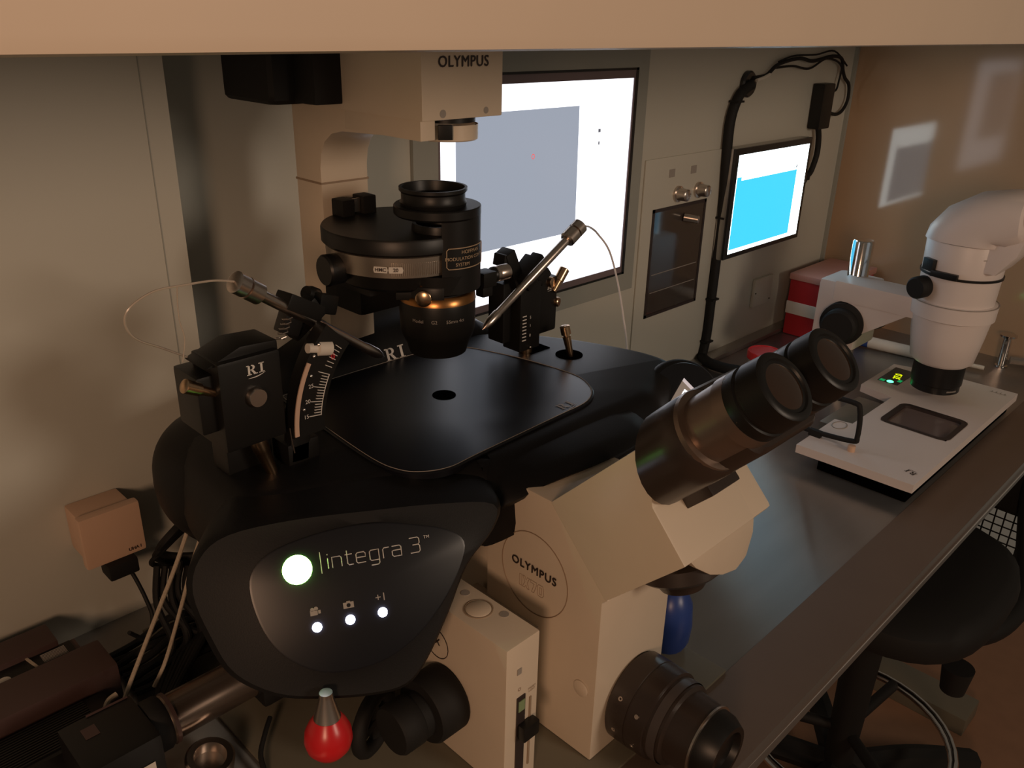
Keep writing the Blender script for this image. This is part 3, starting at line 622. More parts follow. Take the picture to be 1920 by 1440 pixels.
# control panel on the left lobe
cpn = G().loft([[r + n_ * 0.0008 for r in R0], [r.lerp(c0, 0.02) + n_ * 0.0012 for r in R0]], False, True).build('control_panel', BKG, W_)
def pp(x, y, e=0.0): return c1 + xd_ * x + yd_ * y + n_ * (0.0016 + e)
c1 = onpl((0.281, 0.505, 0.247))   # centre of the green button
G().lathe(c1 + n_ * 0.001, n_, [(0, 0.0115), (0.0015, 0.0112), (0.0025, 0.0100)], 40).build('green_button', GRN, cpn, label='round glowing green button')
G().lathe(c1 + n_ * 0.0032, n_, [(0, 0.0095), (0.0004, 0.009)], 40).build('button_glow', GRNC, cpn)
rel = lambda p: ((onpl(p) - c1).dot(xd_), (onpl(p) - c1).dot(yd_))
g = G(); x0, y0 = 0.0185, 0.002
g.obox(pp(x0, y0), yd_, (0.0085, 0.0003, 0.0003))
TXT = [  # squared lettering, strokes in letter heights
    [[(0, 0), (0, .72)], [(0, .92), (0, 1.0)]],
    [[(0, 0), (0, .72), (.55, .72), (.65, .62), (.65, 0)]],
    [[(.1, 1), (.1, .1), (.2, 0), (.5, 0)], [(-.05, .72), (.45, .72)]],
    [[(.65, 0), (.1, 0), (0, .1), (0, .62), (.1, .72), (.55, .72), (.65, .62), (.65, .38), (.05, .38)]],
    [[(.65, 0), (.1, 0), (0, .1), (0, .62), (.1, .72), (.65, .72), (.65, -.22), (.55, -.32), (.05, -.32)]],
    [[(0, 0), (0, .62), (.1, .72), (.45, .72)]],
    [[(0, .72), (.55, .72), (.65, .62), (.65, 0), (.1, 0), (0, .1), (0, .38), (.1, .42), (.65, .42)]],
    [],
    [[(0, 1.05), (.6, 1.05), (.7, .95), (.7, .65), (.6, .55), (.2, .55)], [(.6, .55), (.7, .45), (.7, .1), (.6, 0), (0, 0)]]]
adv = [.28, .95, .72, .95, .95, .65, .95, .35, 1.0]
h = 0.0115; x = x0 + 0.0035 * 1.6
for st, ad in zip(TXT, adv):
    for s2 in st:
        P = [pp(x + a * h, y0 - 0.0055 + b * h) for a, b in s2]
        g.tube(P, 0.00042, 4, False, 1, True)
    x += ad * h
g.text('TM', pp(x + 0.003, y0 + 0.0055), xd_, yd_, 0.0036)
g.build('panel_lettering', WHT, cpn, label='white outlined integra 3 lettering')
leds = [onpl(p) for p in ((.281, .481, .206), (.304, .470, .206), (.327, .459, .206))]
cc = leds[1]
leds = [cc + xd_ * (k * 0.0262) + yd_ * (0.0006 * k) for k in (-1, 0, 1)]
for p in leds: G().lathe(p + n_ * 0.001, n_, [(0, 0.0038), (0.0012, 0.0036), (0.0016, 0.002)], 24).build('white_button', LEDW, cpn, label='small glowing white button')
ic = G(); p = leds[0] + yd_ * 0.012 + n_ * 0.0018
M = Matrix((xd_, yd_, n_)).transposed().to_4x4()
def ib(x0_, x1_, y0_, y1_, p=p): 
    Mt = M.copy(); Mt.translation = p; ic.box(x0_, x1_, y0_, y1_, 0, 0.0002, 0, Mt)
ib(-.0040, .0018, -.0024, .0018); ib(.0022, .0042, -.0016, .0012); ic.lathe(p + xd_ * -.0022 + yd_ * .0024, n_, [(0, .0015), (.0002, .0015)], 12); ic.lathe(p + xd_ * .0008 + yd_ * .0026, n_, [(0, .0017), (.0002, .0017)], 12)
p = leds[1] + yd_ * 0.012 + n_ * 0.0018
ib(-.0042, .0042, -.0026, .0022, p); ib(-.0015, .0015, .0020, .0030, p)
p = leds[2] + yd_ * 0.012 + n_ * 0.0012
ic.text('+1', p, xd_, yd_, 0.0088)
ic.build('button_icons', GRYM, cpn)
g = G(); p = leds[1] + yd_ * 0.0117 + n_ * 0.0021; g.lathe(p, n_, [(0, 0.0016), (.0001, 0.0016)], 20); g.build('camera_lens_icon', BKG, cpn)
# heated plate
pl = [(.405, .725), (.399, .65), (.393, .56), (.398, .525), (.412, .507), (.436, .497), (.473, .4985), (.587, .503), (.630, .505), (.655, .516), (.672, .535), (.682, .565), (.676, .625), (.664, .672), (.645, .715), (.60, .735), (.45, .738), (.415, .735)]
pl3 = crom([(x, y, 0) for x, y in pl], 5, True)
def pr_(ins, z): return [(v.x, v.y, z) for v in offset2(pl3, ins)]
hp = G().loft([pr_(0.0, 0.276), pr_(0.0, 0.2815), pr_(0.0012, 0.2825), pr_(0.0035, 0.2825)]).build('heated_plate', BKG, W_)
g = G(); g.tube([Vector(v) for v in pr_(0.0026, 0.2829)], 0.0004, 4, True, 1, True); g.build('plate_edge_glint', GRYM, hp)  # grey line painted as the highlight along the rim groove
G().lathe((0.535, 0.621, 0.2826), Z3, [(0, 0.0125), (0.0003, 0.0125)], 40).build('centre_hole', SHADE, hp)
g = ri_logo(G(), (0.600, 0.5115, 0.2828), X3, Y3, 0.011); g.build('plate_logo', GRYM, hp, label='grey RI logo')
tl = Vector((0, 0.55, 0.83))
g = ri_logo(G(), (0.548, 0.7378, 0.2812), X3, Vector((0, 0.36, 0.93)), 0.0150, 0.0020); g.build('hump_logo', WHT, W_, label='white RI logo')
g = G()
for p in ((0.474, 0.494, 0.2715), (0.592, 0.4925, 0.2715)): g.lathe(p, (0, -0.5, 0.9), [(0, 0.0035), (0.002, 0.0035), (0.002, 0.0022), (0.0008, 0.0022)], 20)
build_each(g, 'cap_screw', STL, W_)
# openings
g = G().lathe((0.727, 0.614, 0.2793), Z3, [(0, 0.0165), (0.0012, 0.0165)], 36); g.build('round_opening', SHADE, W_)
g = G().box(0.694, 0.727, 0.645, 0.679, 0.2793, 0.2806, 0, None); g.build('square_opening', SHADE, W_)
kb = G().lathe((0.724, 0.609, 0.280), Vector((-0.006, 0.006, 0.036)), [(0, 0.0032), (0.004, 0.0038), (0.026, 0.0050), (0.0265, 0.0042), (0.0285, 0.0042), (0.029, 0.0060), (0.0385, 0.0060), (0.0395, 0.0045)], 28).build('adjuster_knob', BRS, W_)
kb = G().lathe((0.321, 0.602, 0.277), Vector((-0.009, 0.006, 0.036)), [(0, 0.0040), (0.004, 0.0050), (0.026, 0.0068), (0.0265, 0.0072), (0.040, 0.0074), (0.041, 0.0055)], 28).build('adjuster_knob', BRS, W_)
# right lobe display
n2 = Vector((0, -math.cos(math.radians(42)), math.sin(math.radians(42))))
p0_ = Vector((0.797, 0.499, 0.264)) + n2 * 0.0042; Av = Vector((-0.044, -0.012, -0.015)); Bv = Vector((0.011, -0.014, -0.017)) * 1.7
dp = G().loft([oval(0.058, 0.037, 0.0003), oval(0.057, 0.036, 0.0012)]).build('display_panel', BKG, W_)
def q2(a, b, e): return p0_ + Av * a + Bv * b + n2 * e
sx_ = G().flat([q2(0, 0, 0), q2(1, 0, 0), q2(1, 1, 0), q2(0, 1, 0)]).build('lit_display', LCDB, dp, label='small lit display')
G().flat([q2(0, 0, .0003), q2(0.12, 0, .0003), q2(0.12, 1, .0003), q2(0, 1, .0003)]).build('display_header', LCDP, sx_)
xt_ = (-Av).normalized(); yt_ = n2.cross(xt_)
g = G().text('Integra', q2(0.55, 0.22, 0.0006), xt_, yt_, 0.0100, 0.0, 0.03); g.build('display_lettering', LCDW, sx_)
# red joystick under the left lobe
g = G().lathe((0.266, 0.452, 0.168), (-0.05, -0.05, -1), [(0, 0.0052), (0.004, 0.0055), (0.022, 0.0105), (0.024, 0.0110)], 32); jk = g.build('joystick_collar', STL, W_)
g = G().lathe((0.2648, 0.4508, 0.145), (-0.05, -0.05, -1), [(0, 0.0110), (0.006, 0.0150), (0.013, 0.0182), (0.021, 0.0190), (0.028, 0.0172), (0.034, 0.0125), (0.037, 0.006), (0.0378, 0.001)], 40); g.build('joystick_bulb', RED, jk, label='red teardrop bulb')

# ------------------------------------------------------------ manipulators
def ticks(g, f, n, long_every, l0, l1, w):
    for i in range(n):
        L = l1 if i % long_every == 0 else l0
        f(g, i, L, w)
# left manipulator
m = thing('micromanipulator', 'black micromanipulator head with curved degree scale at left of the stage', 'micromanipulator', (0.33, 0.61, 0.28), 'micromanipulators on the black stage')
g = G().box(0.276, 0.331, 0.590, 0.635, 0.318, 0.396, 0.003); g.box(0.262, 0.280, 0.600, 0.640, 0.335, 0.385, 0.003); g.box(0.290, 0.333, 0.622, 0.650, 0.278, 0.322, 0.003)
g.prism([(0.268, 0.596, 0.392), (0.300, 0.596, 0.404), (0.333, 0.596, 0.402), (0.333, 0.596, 0.392)], (0, 0.036, 0), 0.002); mh = g.build('housing', BKM, m)
ri_logo(G(), (0.3000, 0.5900, 0.3805), X3, Z3, 0.0085).build('housing_logo', WHT, mh, label='white RI logo')
G().lathe((0.3055, 0.5905, 0.361), (0, -1, 0), [(0, 0.0085), (0.004, 0.0085), (0.006, 0.0075)], 28).build('round_knob', STL, m, label='silver knob')
# curved scale: arc about a centre to the right
AC = Vector((0.335 + 0.13, 0.585, 0.315)); RA = 0.13
def arcp(r, a): return AC + Vector((-math.cos(a) * r, 0, math.sin(a) * r))
def arcband(g, r0, r1, a0, a1, y0, y1, n=24):
    R = []
    for i in range(n + 1):
        a = a0 + (a1 - a0) * i / n; p0, p1 = arcp(r0, a), arcp(r1, a)
        R.append([p0 + Y3 * y0, p1 + Y3 * y0, p1 + Y3 * y1, p0 + Y3 * y1])
    return g.loft(R)
arc = arcband(G(), RA - 0.031, RA, -0.02, 0.80, 0, 0.014).build('scale_arc', BKM, m)
g = arcband(G(), RA - 0.0042, RA - 0.0002, 0.0, 0.52, -0.0012, 0.0); g.build('pale_rail', mat('pale_rail', (0.52, 0.36, 0.27), 0.4), arc)
g = G()
for i in range(16):
    a = 0.13 + i * 0.0235; L = 0.012 if i % 5 == 0 else 0.0072; r0 = RA - 0.0265
    P_, Q_ = arcp(r0, a), arcp(r0 + L, a); g.obox((P_ + Q_) / 2 - Y3 * 0.0006, Q_ - P_, (L / 2, 0.0005, 0.0003))
g.tube([arcp(RA - 0.0265, 0.125 + 0.03 * i) - Y3 * 0.0006 for i in range(13)], 0.0004, 4, False, 1, True)
for i in range(6):
    a = 0.545 + i * 0.035; P_, Q_ = arcp(RA - 0.026, a), arcp(RA - 0.019, a); g.obox((P_ + Q_) / 2 - Y3 * 0.0006, Q_ - P_, (0.0035, 0.0005, 0.0003))
for a, s2 in ((0.13, '15'), (0.2475, '20'), (0.365, '25'), (0.665, '5')): g.text(s2, arcp(RA - 0.0115, a) - Y3 * 0.0006, X3, Z3, 0.0052)
g.build('degree_scale', WHT, arc, label='white degree scale')
G().text('0', arcp(RA - 0.022, 0.63) - Y3 * 0.0008, X3, Z3, 0.008, 0.0002, 0.06).build('red_mark', RED2, arc, label='red zero mark')
g = G()
for a, dr in ((0.19, 0.0085), (0.44, 0.0085), (0.575, 0.004), (0.66, 0.003)): g.ellip(arcp(RA - dr, a) - Y3 * 0.001, (0.0017, 0.0014, 0.0017), 12, 8)
build_each(g, 'scale_screw', CHR, arc)
# spring and clamp carrying the rod
g = G().obox((0.372, 0.62, 0.406), (0.8, 0, 0.5), (0.018, 0.008, 0.010), 0.002); g.obox((0.366, 0.612, 0.42), (0.85, 0.1, -0.5), (0.020, 0.010, 0.007), 0.002); g.obox((0.398, 0.626, 0.412), (0.8, 0.2, -0.3), (0.012, 0.008, 0.009), 0.003)
g.lathe((0.384, 0.630, 0.424), (0.8, 0.2, -0.45), [(0, 0.006), (0.006, 0.0075), (0.014, 0.0075), (0.018, 0.005)], 20); g.obox((0.359, 0.615, 0.412), (0.4, 0, 0.9), (0.016, 0.007, 0.009), 0.002)
g.build('rod_clamp', BKM, m)
g = G(); g.tube([Vector((0.338, 0.600, 0.399)) + Vector((0.5, 0, 1.0)).normalized() * (0.0007 * i) + (X3 * math.cos(i * 1.05) + Y3 * math.sin(i * 1.05)) * 0.0042 for i in range(30)], 0.0006, 5, False, 1, True); g.build('spring', STL, m)
G().lathe((0.356, 0.588, 0.3905), (0.9, 0, -0.2), [(0, 0.0042), (0.008, 0.0045), (0.009, 0.0068), (0.022, 0.0068), (0.023, 0.0055)], 24).build('pale_screw', LBL, m, label='pale translucent thumb screw')
G().lathe((0.283, 0.602, 0.365), (-0.9, -0.1, 0.52), [(0, 0.0030), (0.022, 0.0042), (0.0225, 0.0055), (0.036, 0.0058), (0.037, 0.0045)], 24).build('side_knob', BRS, m, label='coppery side knob')
G().ellip((0.300, 0.594, 0.3215), (0.0017, 0.0016, 0.0017), 12, 8).build('housing_screw', CHR, mh)
g = G().obox((0.350, 0.606, 0.306), (0.1, 0, 1), (0.026, 0.006, 0.010), 0.002); g.box(0.336, 0.368, 0.600, 0.628, 0.279, 0.300, 0.003); g.build('foot', BKM, m)
G().tube([(0.3335, 0.589, 0.323), (0.3345, 0.589, 0.310), (0.336, 0.589, 0.298)], 0.0007, 6).build('fine_pin', STL, m)
# needle holder rods
def holder(p, q, label, cr_=0.0092, cl_=0.028, r=0.0050, tip=0.012, body=BRS):
    p, q = Vector(p), Vector(q); d = (q - p).normalized(); L = (q - p).length
    t = thing('pipette_holder', label, 'pipette holder', tuple(q), 'steel pipette holders aimed at the stage centre')
    G().lathe(p + d * cl_ * 0.8, d, [(0, r), (L * 0.42, r), (L * 0.43, r * 0.9), (L * 0.72, r * 0.85), (L * 0.73, r), (L - cl_ * 0.8 - tip, r), (L - cl_ * 0.8 - tip * 0.4, r * 0.62), (L - cl_ * 0.8, 0.0005)], 20).build('rod', STL, t)
    G().lathe(p, d, [(0, cr_ * 0.8), (0.001, cr_), (cl_ * 0.38, cr_), (cl_ * 0.40, cr_ * 0.72), (cl_ * 0.44, cr_ * 0.72), (cl_ * 0.46, cr_), (cl_ * 0.94, cr_), (cl_, cr_ * 0.8)], 28).build('knurled_cap', STL, t)
    return t
h1 = holder((0.303, 0.600, 0.4565), (0.459, 0.621, 0.346), 'steel pipette holder slanting down from upper left, held by the left manipulator')
h2 = holder((0.744, 0.621, 0.433), (0.590, 0.621, 0.3425), 'steel pipette holder slanting down from upper right, in front of the bright monitor')
# tubing
g = G(); g.tube([(0.303, 0.600, 0.4565), (0.285, 0.598, 0.461), (0.262, 0.598, 0.462), (0.240, 0.60, 0.461), (0.222, 0.602, 0.452), (0.218, 0.605, 0.440), (0.226, 0.61, 0.425), (0.250, 0.62, 0.408), (0.280, 0.635, 0.385), (0.300, 0.65, 0.360)], 0.0009, 6)
g.build('air_tubing', TUBD, label='thin clear tubing looping from the left pipette holder', cat='tubing')
g = G(); g.tube([(0.257, 0.598, 0.462), (0.2565, 0.60, 0.45), (0.256, 0.60, 0.435), (0.258, 0.60, 0.42), (0.254, 0.60, 0.402)], 0.0005, 6)
g.build('fine_line', TUBD, label='fine hair thin line hanging straight down by the left wall panel', cat='tubing')
g = G(); g.tube([(0.744, 0.621, 0.433), (0.775, 0.64, 0.424), (0.815, 0.665, 0.412), (0.861, 0.69, 0.393), (0.889, 0.69, 0.365), (0.913, 0.69, 0.316), (0.931, 0.69, 0.265), (0.946, 0.69, 0.213), (0.952, 0.69, 0.15), (0.95, 0.70, 0.05), (0.94, 0.71, 0.002)], 0.0014, 8)
g.build('air_tubing', TUBE, label='white tubing arching from the right pipette holder over the monitor', cat='tubing')
# right manipulator
m = thing('micromanipulator', 'black micromanipulator standing in the square opening at right of the stage', 'micromanipulator', (0.70, 0.66, 0.28), 'micromanipulators on the black stage')
g = G().box(0.690, 0.736, 0.645, 0.685, 0.302, 0.370, 0.004); g.box(0.655, 0.680, 0.655, 0.680, 0.300, 0.372, 0.002); g.box(0.668, 0.702, 0.640, 0.668, 0.290, 0.372, 0.002)
mh = g.build('housing', BKM, m)
ri_logo(G(), (0.7175, 0.645, 0.3555), X3, Z3, 0.006).build('housing_logo', WHT, mh, label='small white RI logo')
g = G().lathe((0.6935, 0.655, 0.280), Z3, [(0, 0.008), (0.004, 0.0085), (0.012, 0.008)], 24); g.build('mounting_pin', BRS, m)
g = G()
for i in range(8): g.obox((0.6745, 0.6394, 0.304 + i * 0.0042), X3, (0.0032, 0.0002, 0.0006))
g.text('5', (0.6845, 0.6398, 0.330), X3, Z3, 0.005); g.text('1', (0.6845, 0.6398, 0.320), X3, Z3, 0.005); g.text('0', (0.6845, 0.6398, 0.308), X3, Z3, 0.005); g.build('degree_scale', WHT, mh)
G().ellip((0.6845, 0.6385, 0.2935), (0.0015, 0.0015, 0.0015), 10, 8).build('housing_screw', CHR, mh)
g = G().obox((0.665, 0.655, 0.3885), (-0.42, 0, 0.9), (0.024, 0.010, 0.0075), 0.002); g.obox((0.653, 0.655, 0.401), (0.2, 0, 1), (0.007, 0.009, 0.007), 0.002)
g.obox((0.686, 0.648, 0.382), (0.75, 0, 0.6), (0.018, 0.012, 0.010), 0.002); g.obox((0.700, 0.648, 0.392), (0.75, 0, 0.6), (0.008, 0.008, 0.007), 0.002); g.obox((0.709, 0.650, 0.374), (0.75, 0, 0.6), (0.010, 0.009, 0.006), 0.002)
g.build('rod_clamp', BKM, m)
G().lathe((0.728, 0.645, 0.352), (0.45, 0, 0.55), [(0, 0.004), (0.014, 0.0050), (0.0145, 0.0060), (0.030, 0.0062), (0.031, 0.005)], 24).build('side_knob', BRS, m, label='coppery angled knob')
G().lathe((0.722, 0.647, 0.364), (0.3, -1, 0), [(0, 0.0065), (0.005, 0.0065), (0.006, 0.005)], 24).build('upper_knob', BRS, m)
G().lathe((0.733, 0.655, 0.3365), (0.4, -1, 0), [(0, 0.0060), (0.012, 0.0060), (0.013, 0.005)], 24).build('lower_knob', BRS, m)

# ------------------------------------------------------------ stereo microscope
T_ = thing('stereo_microscope', 'white stereo microscope on a chrome pole at the right', 'microscope', (1.56, 0.60, 0.0))
SC = Vector((1.545, 0.44, 0))
g = G().lathe(SC, Z3, [(0.105, 0.044), (0.112, 0.052), (0.155, 0.059), (0.194, 0.064), (0.197, 0.060), (0.240, 0.062), (0.268, 0.063)], 56); g.build('zoom_body', PLW, T_)
g = G().lathe(SC, Z3, [(0.192, 0.066), (0.193, 0.068), (0.218, 0.069), (0.220, 0.066)], 56); g.box(-0.036, 0.036, 0.03, 0.20, 0.178, 0.216, 0.006, Matrix.Translation(SC))
g.box(1.522, 1.618, 0.590, 0.675, 0.085, 0.210, 0.008, None); g.prism([(1.512, 0.50, 0.180), (1.512, 0.61, 0.100), (1.512, 0.61, 0.180)], (0.06, 0, 0), 0.003)
g.build('focus_arm', PLW, T_)
g = G().lathe((1.583, 0.630, 0.001), Z3, [(0, 0.019), (0.278, 0.019), (0.281, 0.017)], 40); g.build('chrome_pole', CHR, T_)
g = G().lathe((1.583, 0.630, 0.0005), Z3, [(0, 0.032), (0.010, 0.032), (0.012, 0.030)], 40); g.build('pole_foot', PLW, T_)
g = G().lathe((1.525, 0.615, 0.138), (-1, -0.15, 0), [(0, 0.036), (0.004, 0.040), (0.022, 0.040), (0.024, 0.032), (0.044, 0.032), (0.048, 0.028)], 40); g.build('focus_knob', BKR, T_)
g = G().lathe((1.617, 0.615, 0.138), (1, 0, 0), [(0, 0.040), (0.026, 0.043), (0.028, 0.034), (0.052, 0.034)], 40); g.build('focus_knob', BKR, T_)
g = G().lathe((1.497, 0.478, 0.244), (-1, 0.25, 0), [(0, 0.016), (0.004, 0.019), (0.024, 0.019), (0.028, 0.016)], 32); g.build('zoom_knob', BKR, T_)
g = G().lathe((1.604, 0.432, 0.205), (0.75, -1, 0), [(0, 0.010), (0.012, 0.010)], 24); lk = g.build('lock_screw', BKR, T_)
G().lathe((1.618, 0.424, 0.203), (0.75, -1, 0.1), [(0, 0.005), (0.010, 0.004)], 12).build('green_indicator', GRN2, lk)
g = G().lathe(SC, Z3, [(0.266, 0.0655), (0.270, 0.0655)], 56); g.build('black_band', BKM, T_)
g = G().obox(SC + Vector((-0.056, 0.036, 0.284)), (0.5, 0.8, 0), (0.012, 0.004, 0.010), 0.001); g.obox(SC + Vector((-0.067, 0.006, 0.273)), (0.1, 1, 0), (0.022, 0.004, 0.005), 0.001); g.build('filter_lever', BKM, T_)
g = G().lathe(SC, Z3, [(0.270, 0.063), (0.322, 0.0645), (0.324, 0.0635)], 56); g.build('intermediate_tube', PLW, T_)
g = G(); g.tube([SC + Vector((0.0640 * math.cos(a), 0.0640 * math.sin(a), 0.3245)) for a in [2 * PI * i / 48 for i in range(48)]], 0.0008, 5, True, 1, True)
g.tube([SC + Vector((0.0690 * math.cos(a), 0.0690 * math.sin(a), 0.2195)) for a in [2 * PI * i / 48 for i in range(48)]], 0.0008, 5, True, 1, True); build_each(g, 'joint_line', GRYM, T_)
# tilting head
def hring(y, z, rx, ry, dirn):   # rounded section of the curved head, centred on the given point
    d = Vector((0, dirn[0], dirn[1])).normalized(); u = Vector((0, -d.z, d.y)); c = Vector((1.545, y, z))
    return [c + X3 * (rx * math.copysign(abs(math.cos(a)) ** 0.75, math.cos(a))) + u * (ry * math.copysign(abs(math.sin(a)) ** 0.75, math.sin(a))) for a in [2 * PI * i / 40 for i in range(40)]]
g = G().loft([hring(0.440, 0.325, 0.0645, 0.0645, (0, 1)), hring(0.437, 0.338, 0.0645, 0.064, (-0.1, 1)), hring(0.424, 0.352, 0.064, 0.060, (-0.45, 1)), hring(0.402, 0.364, 0.063, 0.053, (-0.8, 0.7)), hring(0.378, 0.370, 0.062, 0.046, (-1, 0.25)), hring(0.358, 0.372, 0.060, 0.040, (-1, 0.1)), hring(0.352, 0.372, 0.052, 0.034, (-1, 0.1))])
g.prism([(1.500, 0.40, 0.335), (1.500, 0.345, 0.350), (1.500, 0.352, 0.318), (1.500, 0.377, 0.282), (1.500, 0.40, 0.282)], (0.09, 0, 0), 0.006, 2); g.build('binocular_head', PLW, T_)
for dx in (-0.032, 0.032):
    g = G().lathe((1.545 + dx, 0.360, 0.378), (0, -1, 0.16), [(0, 0.022), (0.012, 0.022), (0.013, 0.0245), (0.06, 0.0245), (0.062, 0.027), (0.10, 0.028)], 36); g.build('eyepiece', PLW, T_)
ln = G().lathe(SC, Z3, [(0.105, 0.0425), (0.068, 0.0425), (0.066, 0.0405), (0.055, 0.0405), (0.053, 0.037)], 48).build('objective_lens', BKM, T_)
g = G()
def sw(a, z, r): return lambda x, y: SC + Vector((math.cos(a + x / r), math.sin(a + x / r), 0)) * (r + 0.0006) + Z3 * (z + y)
for k in range(9):
    f_ = sw(-2.30 + 0.055 * k, 0.061, 0.0405); g.face([g.bm.verts.new(f_(x_, y_)) for x_, y_ in ((-0.0008, -0.0015), (0.0008, -0.0015), (0.0008, 0.0015), (-0.0008, 0.0015))])
g.build('lens_scale', GRYM, ln, kind='stuff')
g = G().box(1.5210, 1.5222, 0.600, 0.632, 0.194, 0.1955); g.box(1.5210, 1.5222, 0.598, 0.640, 0.187, 0.1878)
f_ = sw(-2.25, 0.305, 0.0650); g.face([g.bm.verts.new(f_(x_, y_)) for x_, y_ in ((-0.010, -0.001), (0.010, -0.001), (0.010, 0.0005), (-0.010, 0.0005))]); g.build('faint_lettering', GRYM, T_)

# warming stage slab
t = thing('warming_stage', 'white slab warming stage with green digital display under the stereo microscope', 'warming stage', (1.4, 0.44, 0))
zt = 0.036; zb = 0.022
g = G()
wx0, wx1, wy0, wy1 = 1.372, 1.474, 0.354, 0.462
def slab(poly): g.prism([(x, y, zb) for x, y in poly], (0, 0, zt - zb))
slab([(1.188, 0.334), (1.675, 0.334), (1.674, wy0), (1.187, wy0)]); slab([(1.187, wy0), (wx0, wy0), (wx0, wy1), (1.184, wy1)]); slab([(wx1, wy0), (1.674, wy0), (1.670, wy1), (wx1, wy1)])
slab([(1.184, wy1), (1.670, wy1), (1.668, 0.488), (1.183, 0.488)]); slab([(1.483, 0.488), (1.668, 0.488), (1.650, 0.552), (1.500, 0.552)]); slab([(1.183, 0.488), (1.323, 0.488), (1.318, 0.517), (1.182, 0.516)])
g.build('top_slab', PLW, t)
g = G().box(1.194, 1.664, 0.342, 0.482, 0.0005, zb, 0.002); g.build('base', SHADE, t)  # base in flat black, painted as the thin shadow below the slab edge
g = G()
ro = rrect(wx0 - 0.003, wx1 + 0.003, wy0 - 0.003, wy1 + 0.003, 0.016, zt + 0.0006); ri = rrect(wx0 + 0.006, wx1 - 0.006, wy0 + 0.006, wy1 - 0.006, 0.010, zt + 0.0006); rj = rrect(wx0 + 0.006, wx1 - 0.006, wy0 + 0.006, wy1 - 0.006, 0.010, zt - 0.006)
g.loft([ro, ri, rj], False, False); g.build('window_rim', INK, t)
G().flat(rrect(wx0 + 0.005, wx1 - 0.005, wy0 + 0.005, wy1 - 0.005, 0.010, zt - 0.004)).build('window_glass', mat('stage_glass', (0.16, 0.12, 0.11), 0.12, spec=0.8), t)
dp = G().prism([(1.545, 0.503, zt), (1.634, 0.502, zt), (1.635, 0.542, zt), (1.545, 0.541, zt)], (0, 0, 0.0006)).build('display_window', SMOK, t)
g = G().text('37.0', (1.588, 0.519, zt + 0.0009), (1, 0.2, 0), (-0.2, 1, 0), 0.018, 0.0, 0.02); g.build('temperature_digits', YEL, dp, label='yellow glowing digits')
G().lathe((1.5535, 0.520, zt + 0.0006), Z3, [(0, 0.0062), (0.0008, 0.0050)], 20).build('status_lamp', GRN2, dp, label='bright green lamp')
g = G().box(1.546, 1.556, 0.529, 0.538, zt + 0.0007, zt + 0.001); g.box(1.562, 1.574, 0.504, 0.511, zt + 0.0007, zt + 0.001); build_each(g, 'dim_indicator', GRN3, dp)
ri_logo(G(), (1.225, 0.343, zt + 0.0003), (0.35, 1, 0), (-1, 0.35, 0), 0.009).build('slab_logo', INK, t, label='black RI logo')
g = G().text('TTTT', (1.652, 0.36, zt + 0.0003), (0, 1, 0), (-1, 0, 0), 0.012); g.build('corner_marking', GRYM, t)
g = G().tube(crom([(1.232, 0.535, 0.050), (1.232, 0.537, 0.100), (1.232, 0.525, 0.108), (1.232, 0.460, 0.113), (1.232, 0.447, 0.103), (1.232, 0.443, 0.060), (1.232, 0.452, 0.049), (1.232, 0.525, 0.043)], 6, True), 0.0042, 10, True, 1, True)
g.box(1.228, 1.236, 0.50, 0.52, zt, 0.047)
g.build('wire_handle', BKR, t, label='black rounded loop handle')
G().lathe((1.225, 0.446, zt), Z3, [(0, 0.006), (0.009, 0.006), (0.010, 0.004)], 20).build('small_post', CRM, t)
g = G().box(1.325, 1.48, 0.490, 0.545, 0.0005, 0.020, 0.002); g.build('side_tray', mat('dull_tray', (0.20, 0.17, 0.13), 0.4), t)
g = G(); g.tube([(1.30 + 0.016 * math.cos(a), 0.500 + 0.011 * math.sin(a), zt + 0.0005) for a in [2 * PI * i / 20 for i in range(20)]], 0.0008, 5, True, 1, True); g.build('ring_mark', GRYM, t)

# ------------------------------------------------------------ small things on the bench
t = thing('sharps_box', 'dark red box with a pale band and pink lid in the back corner', 'box', (1.84, 0.79, 0.0))
g = G().box(1.748, 1.940, 0.735, 0.842, 0.0005, 0.128, 0.004); sbx = g.build('container', RED2, t)
G().box(1.746, 1.942, 0.733, 0.8425, 0.050, 0.078, 0.001).build('label_band', LBL, sbx)
g = G().box(1.745, 1.943, 0.731, 0.844, 0.128, 0.142, 0.003); g.build('lid', PINK, t)
t = thing('specimen_cup', 'specimen cup with a bright red screw lid behind the eyepieces', 'cup', (1.465, 0.735, 0))
G().lathe((1.465, 0.735, 0.0005), Z3, [(0, 0.027), (0.044, 0.031)], 40).build('cup_body', CLR, t)
G().lathe((1.465, 0.735, 0.0445), Z3, [(0, 0.0335), (0.013, 0.0335), (0.015, 0.032), (0.015, 0.0295), (0.0135, 0.0285)], 40).build('lid', RED, t)
G().box(1.475, 1.525, 0.650, 0.690, 0.0005, 0.022, 0.003).build('small_carton', LBL, label='small pinkish white carton beside the red lidded cup', cat='box')
G().lathe((1.345, 0.765, 0.0005), Z3, [(0, 0.030), (0.010, 0.032), (0.012, 0.031), (0.012, 0.029), (0.004, 0.028)], 40).build('petri_dish', GRYM, label='shallow grey round dish near the foot of the thick cable', cat='dish')
g = G().cyl((1.80, 0.665, 0.014), (1.815, 0.565, 0.012), 0.0125); g.cyl((1.815, 0.565, 0.012), (1.845, 0.44, 0.008), 0.0045)
tb = g.build('serological_pipette', LBL, label='pale pipette lying on the bench behind the stereo microscope', cat='pipette')
G().cyl((1.796, 0.69, 0.0145), (1.80, 0.664, 0.0145), 0.0133).build('blue_cuff', BLU, tb)
t = thing('glass_clamp', 'shiny metal clamp with clear tube at the far right edge of the bench', 'clamp', (1.90, 0.41, 0))
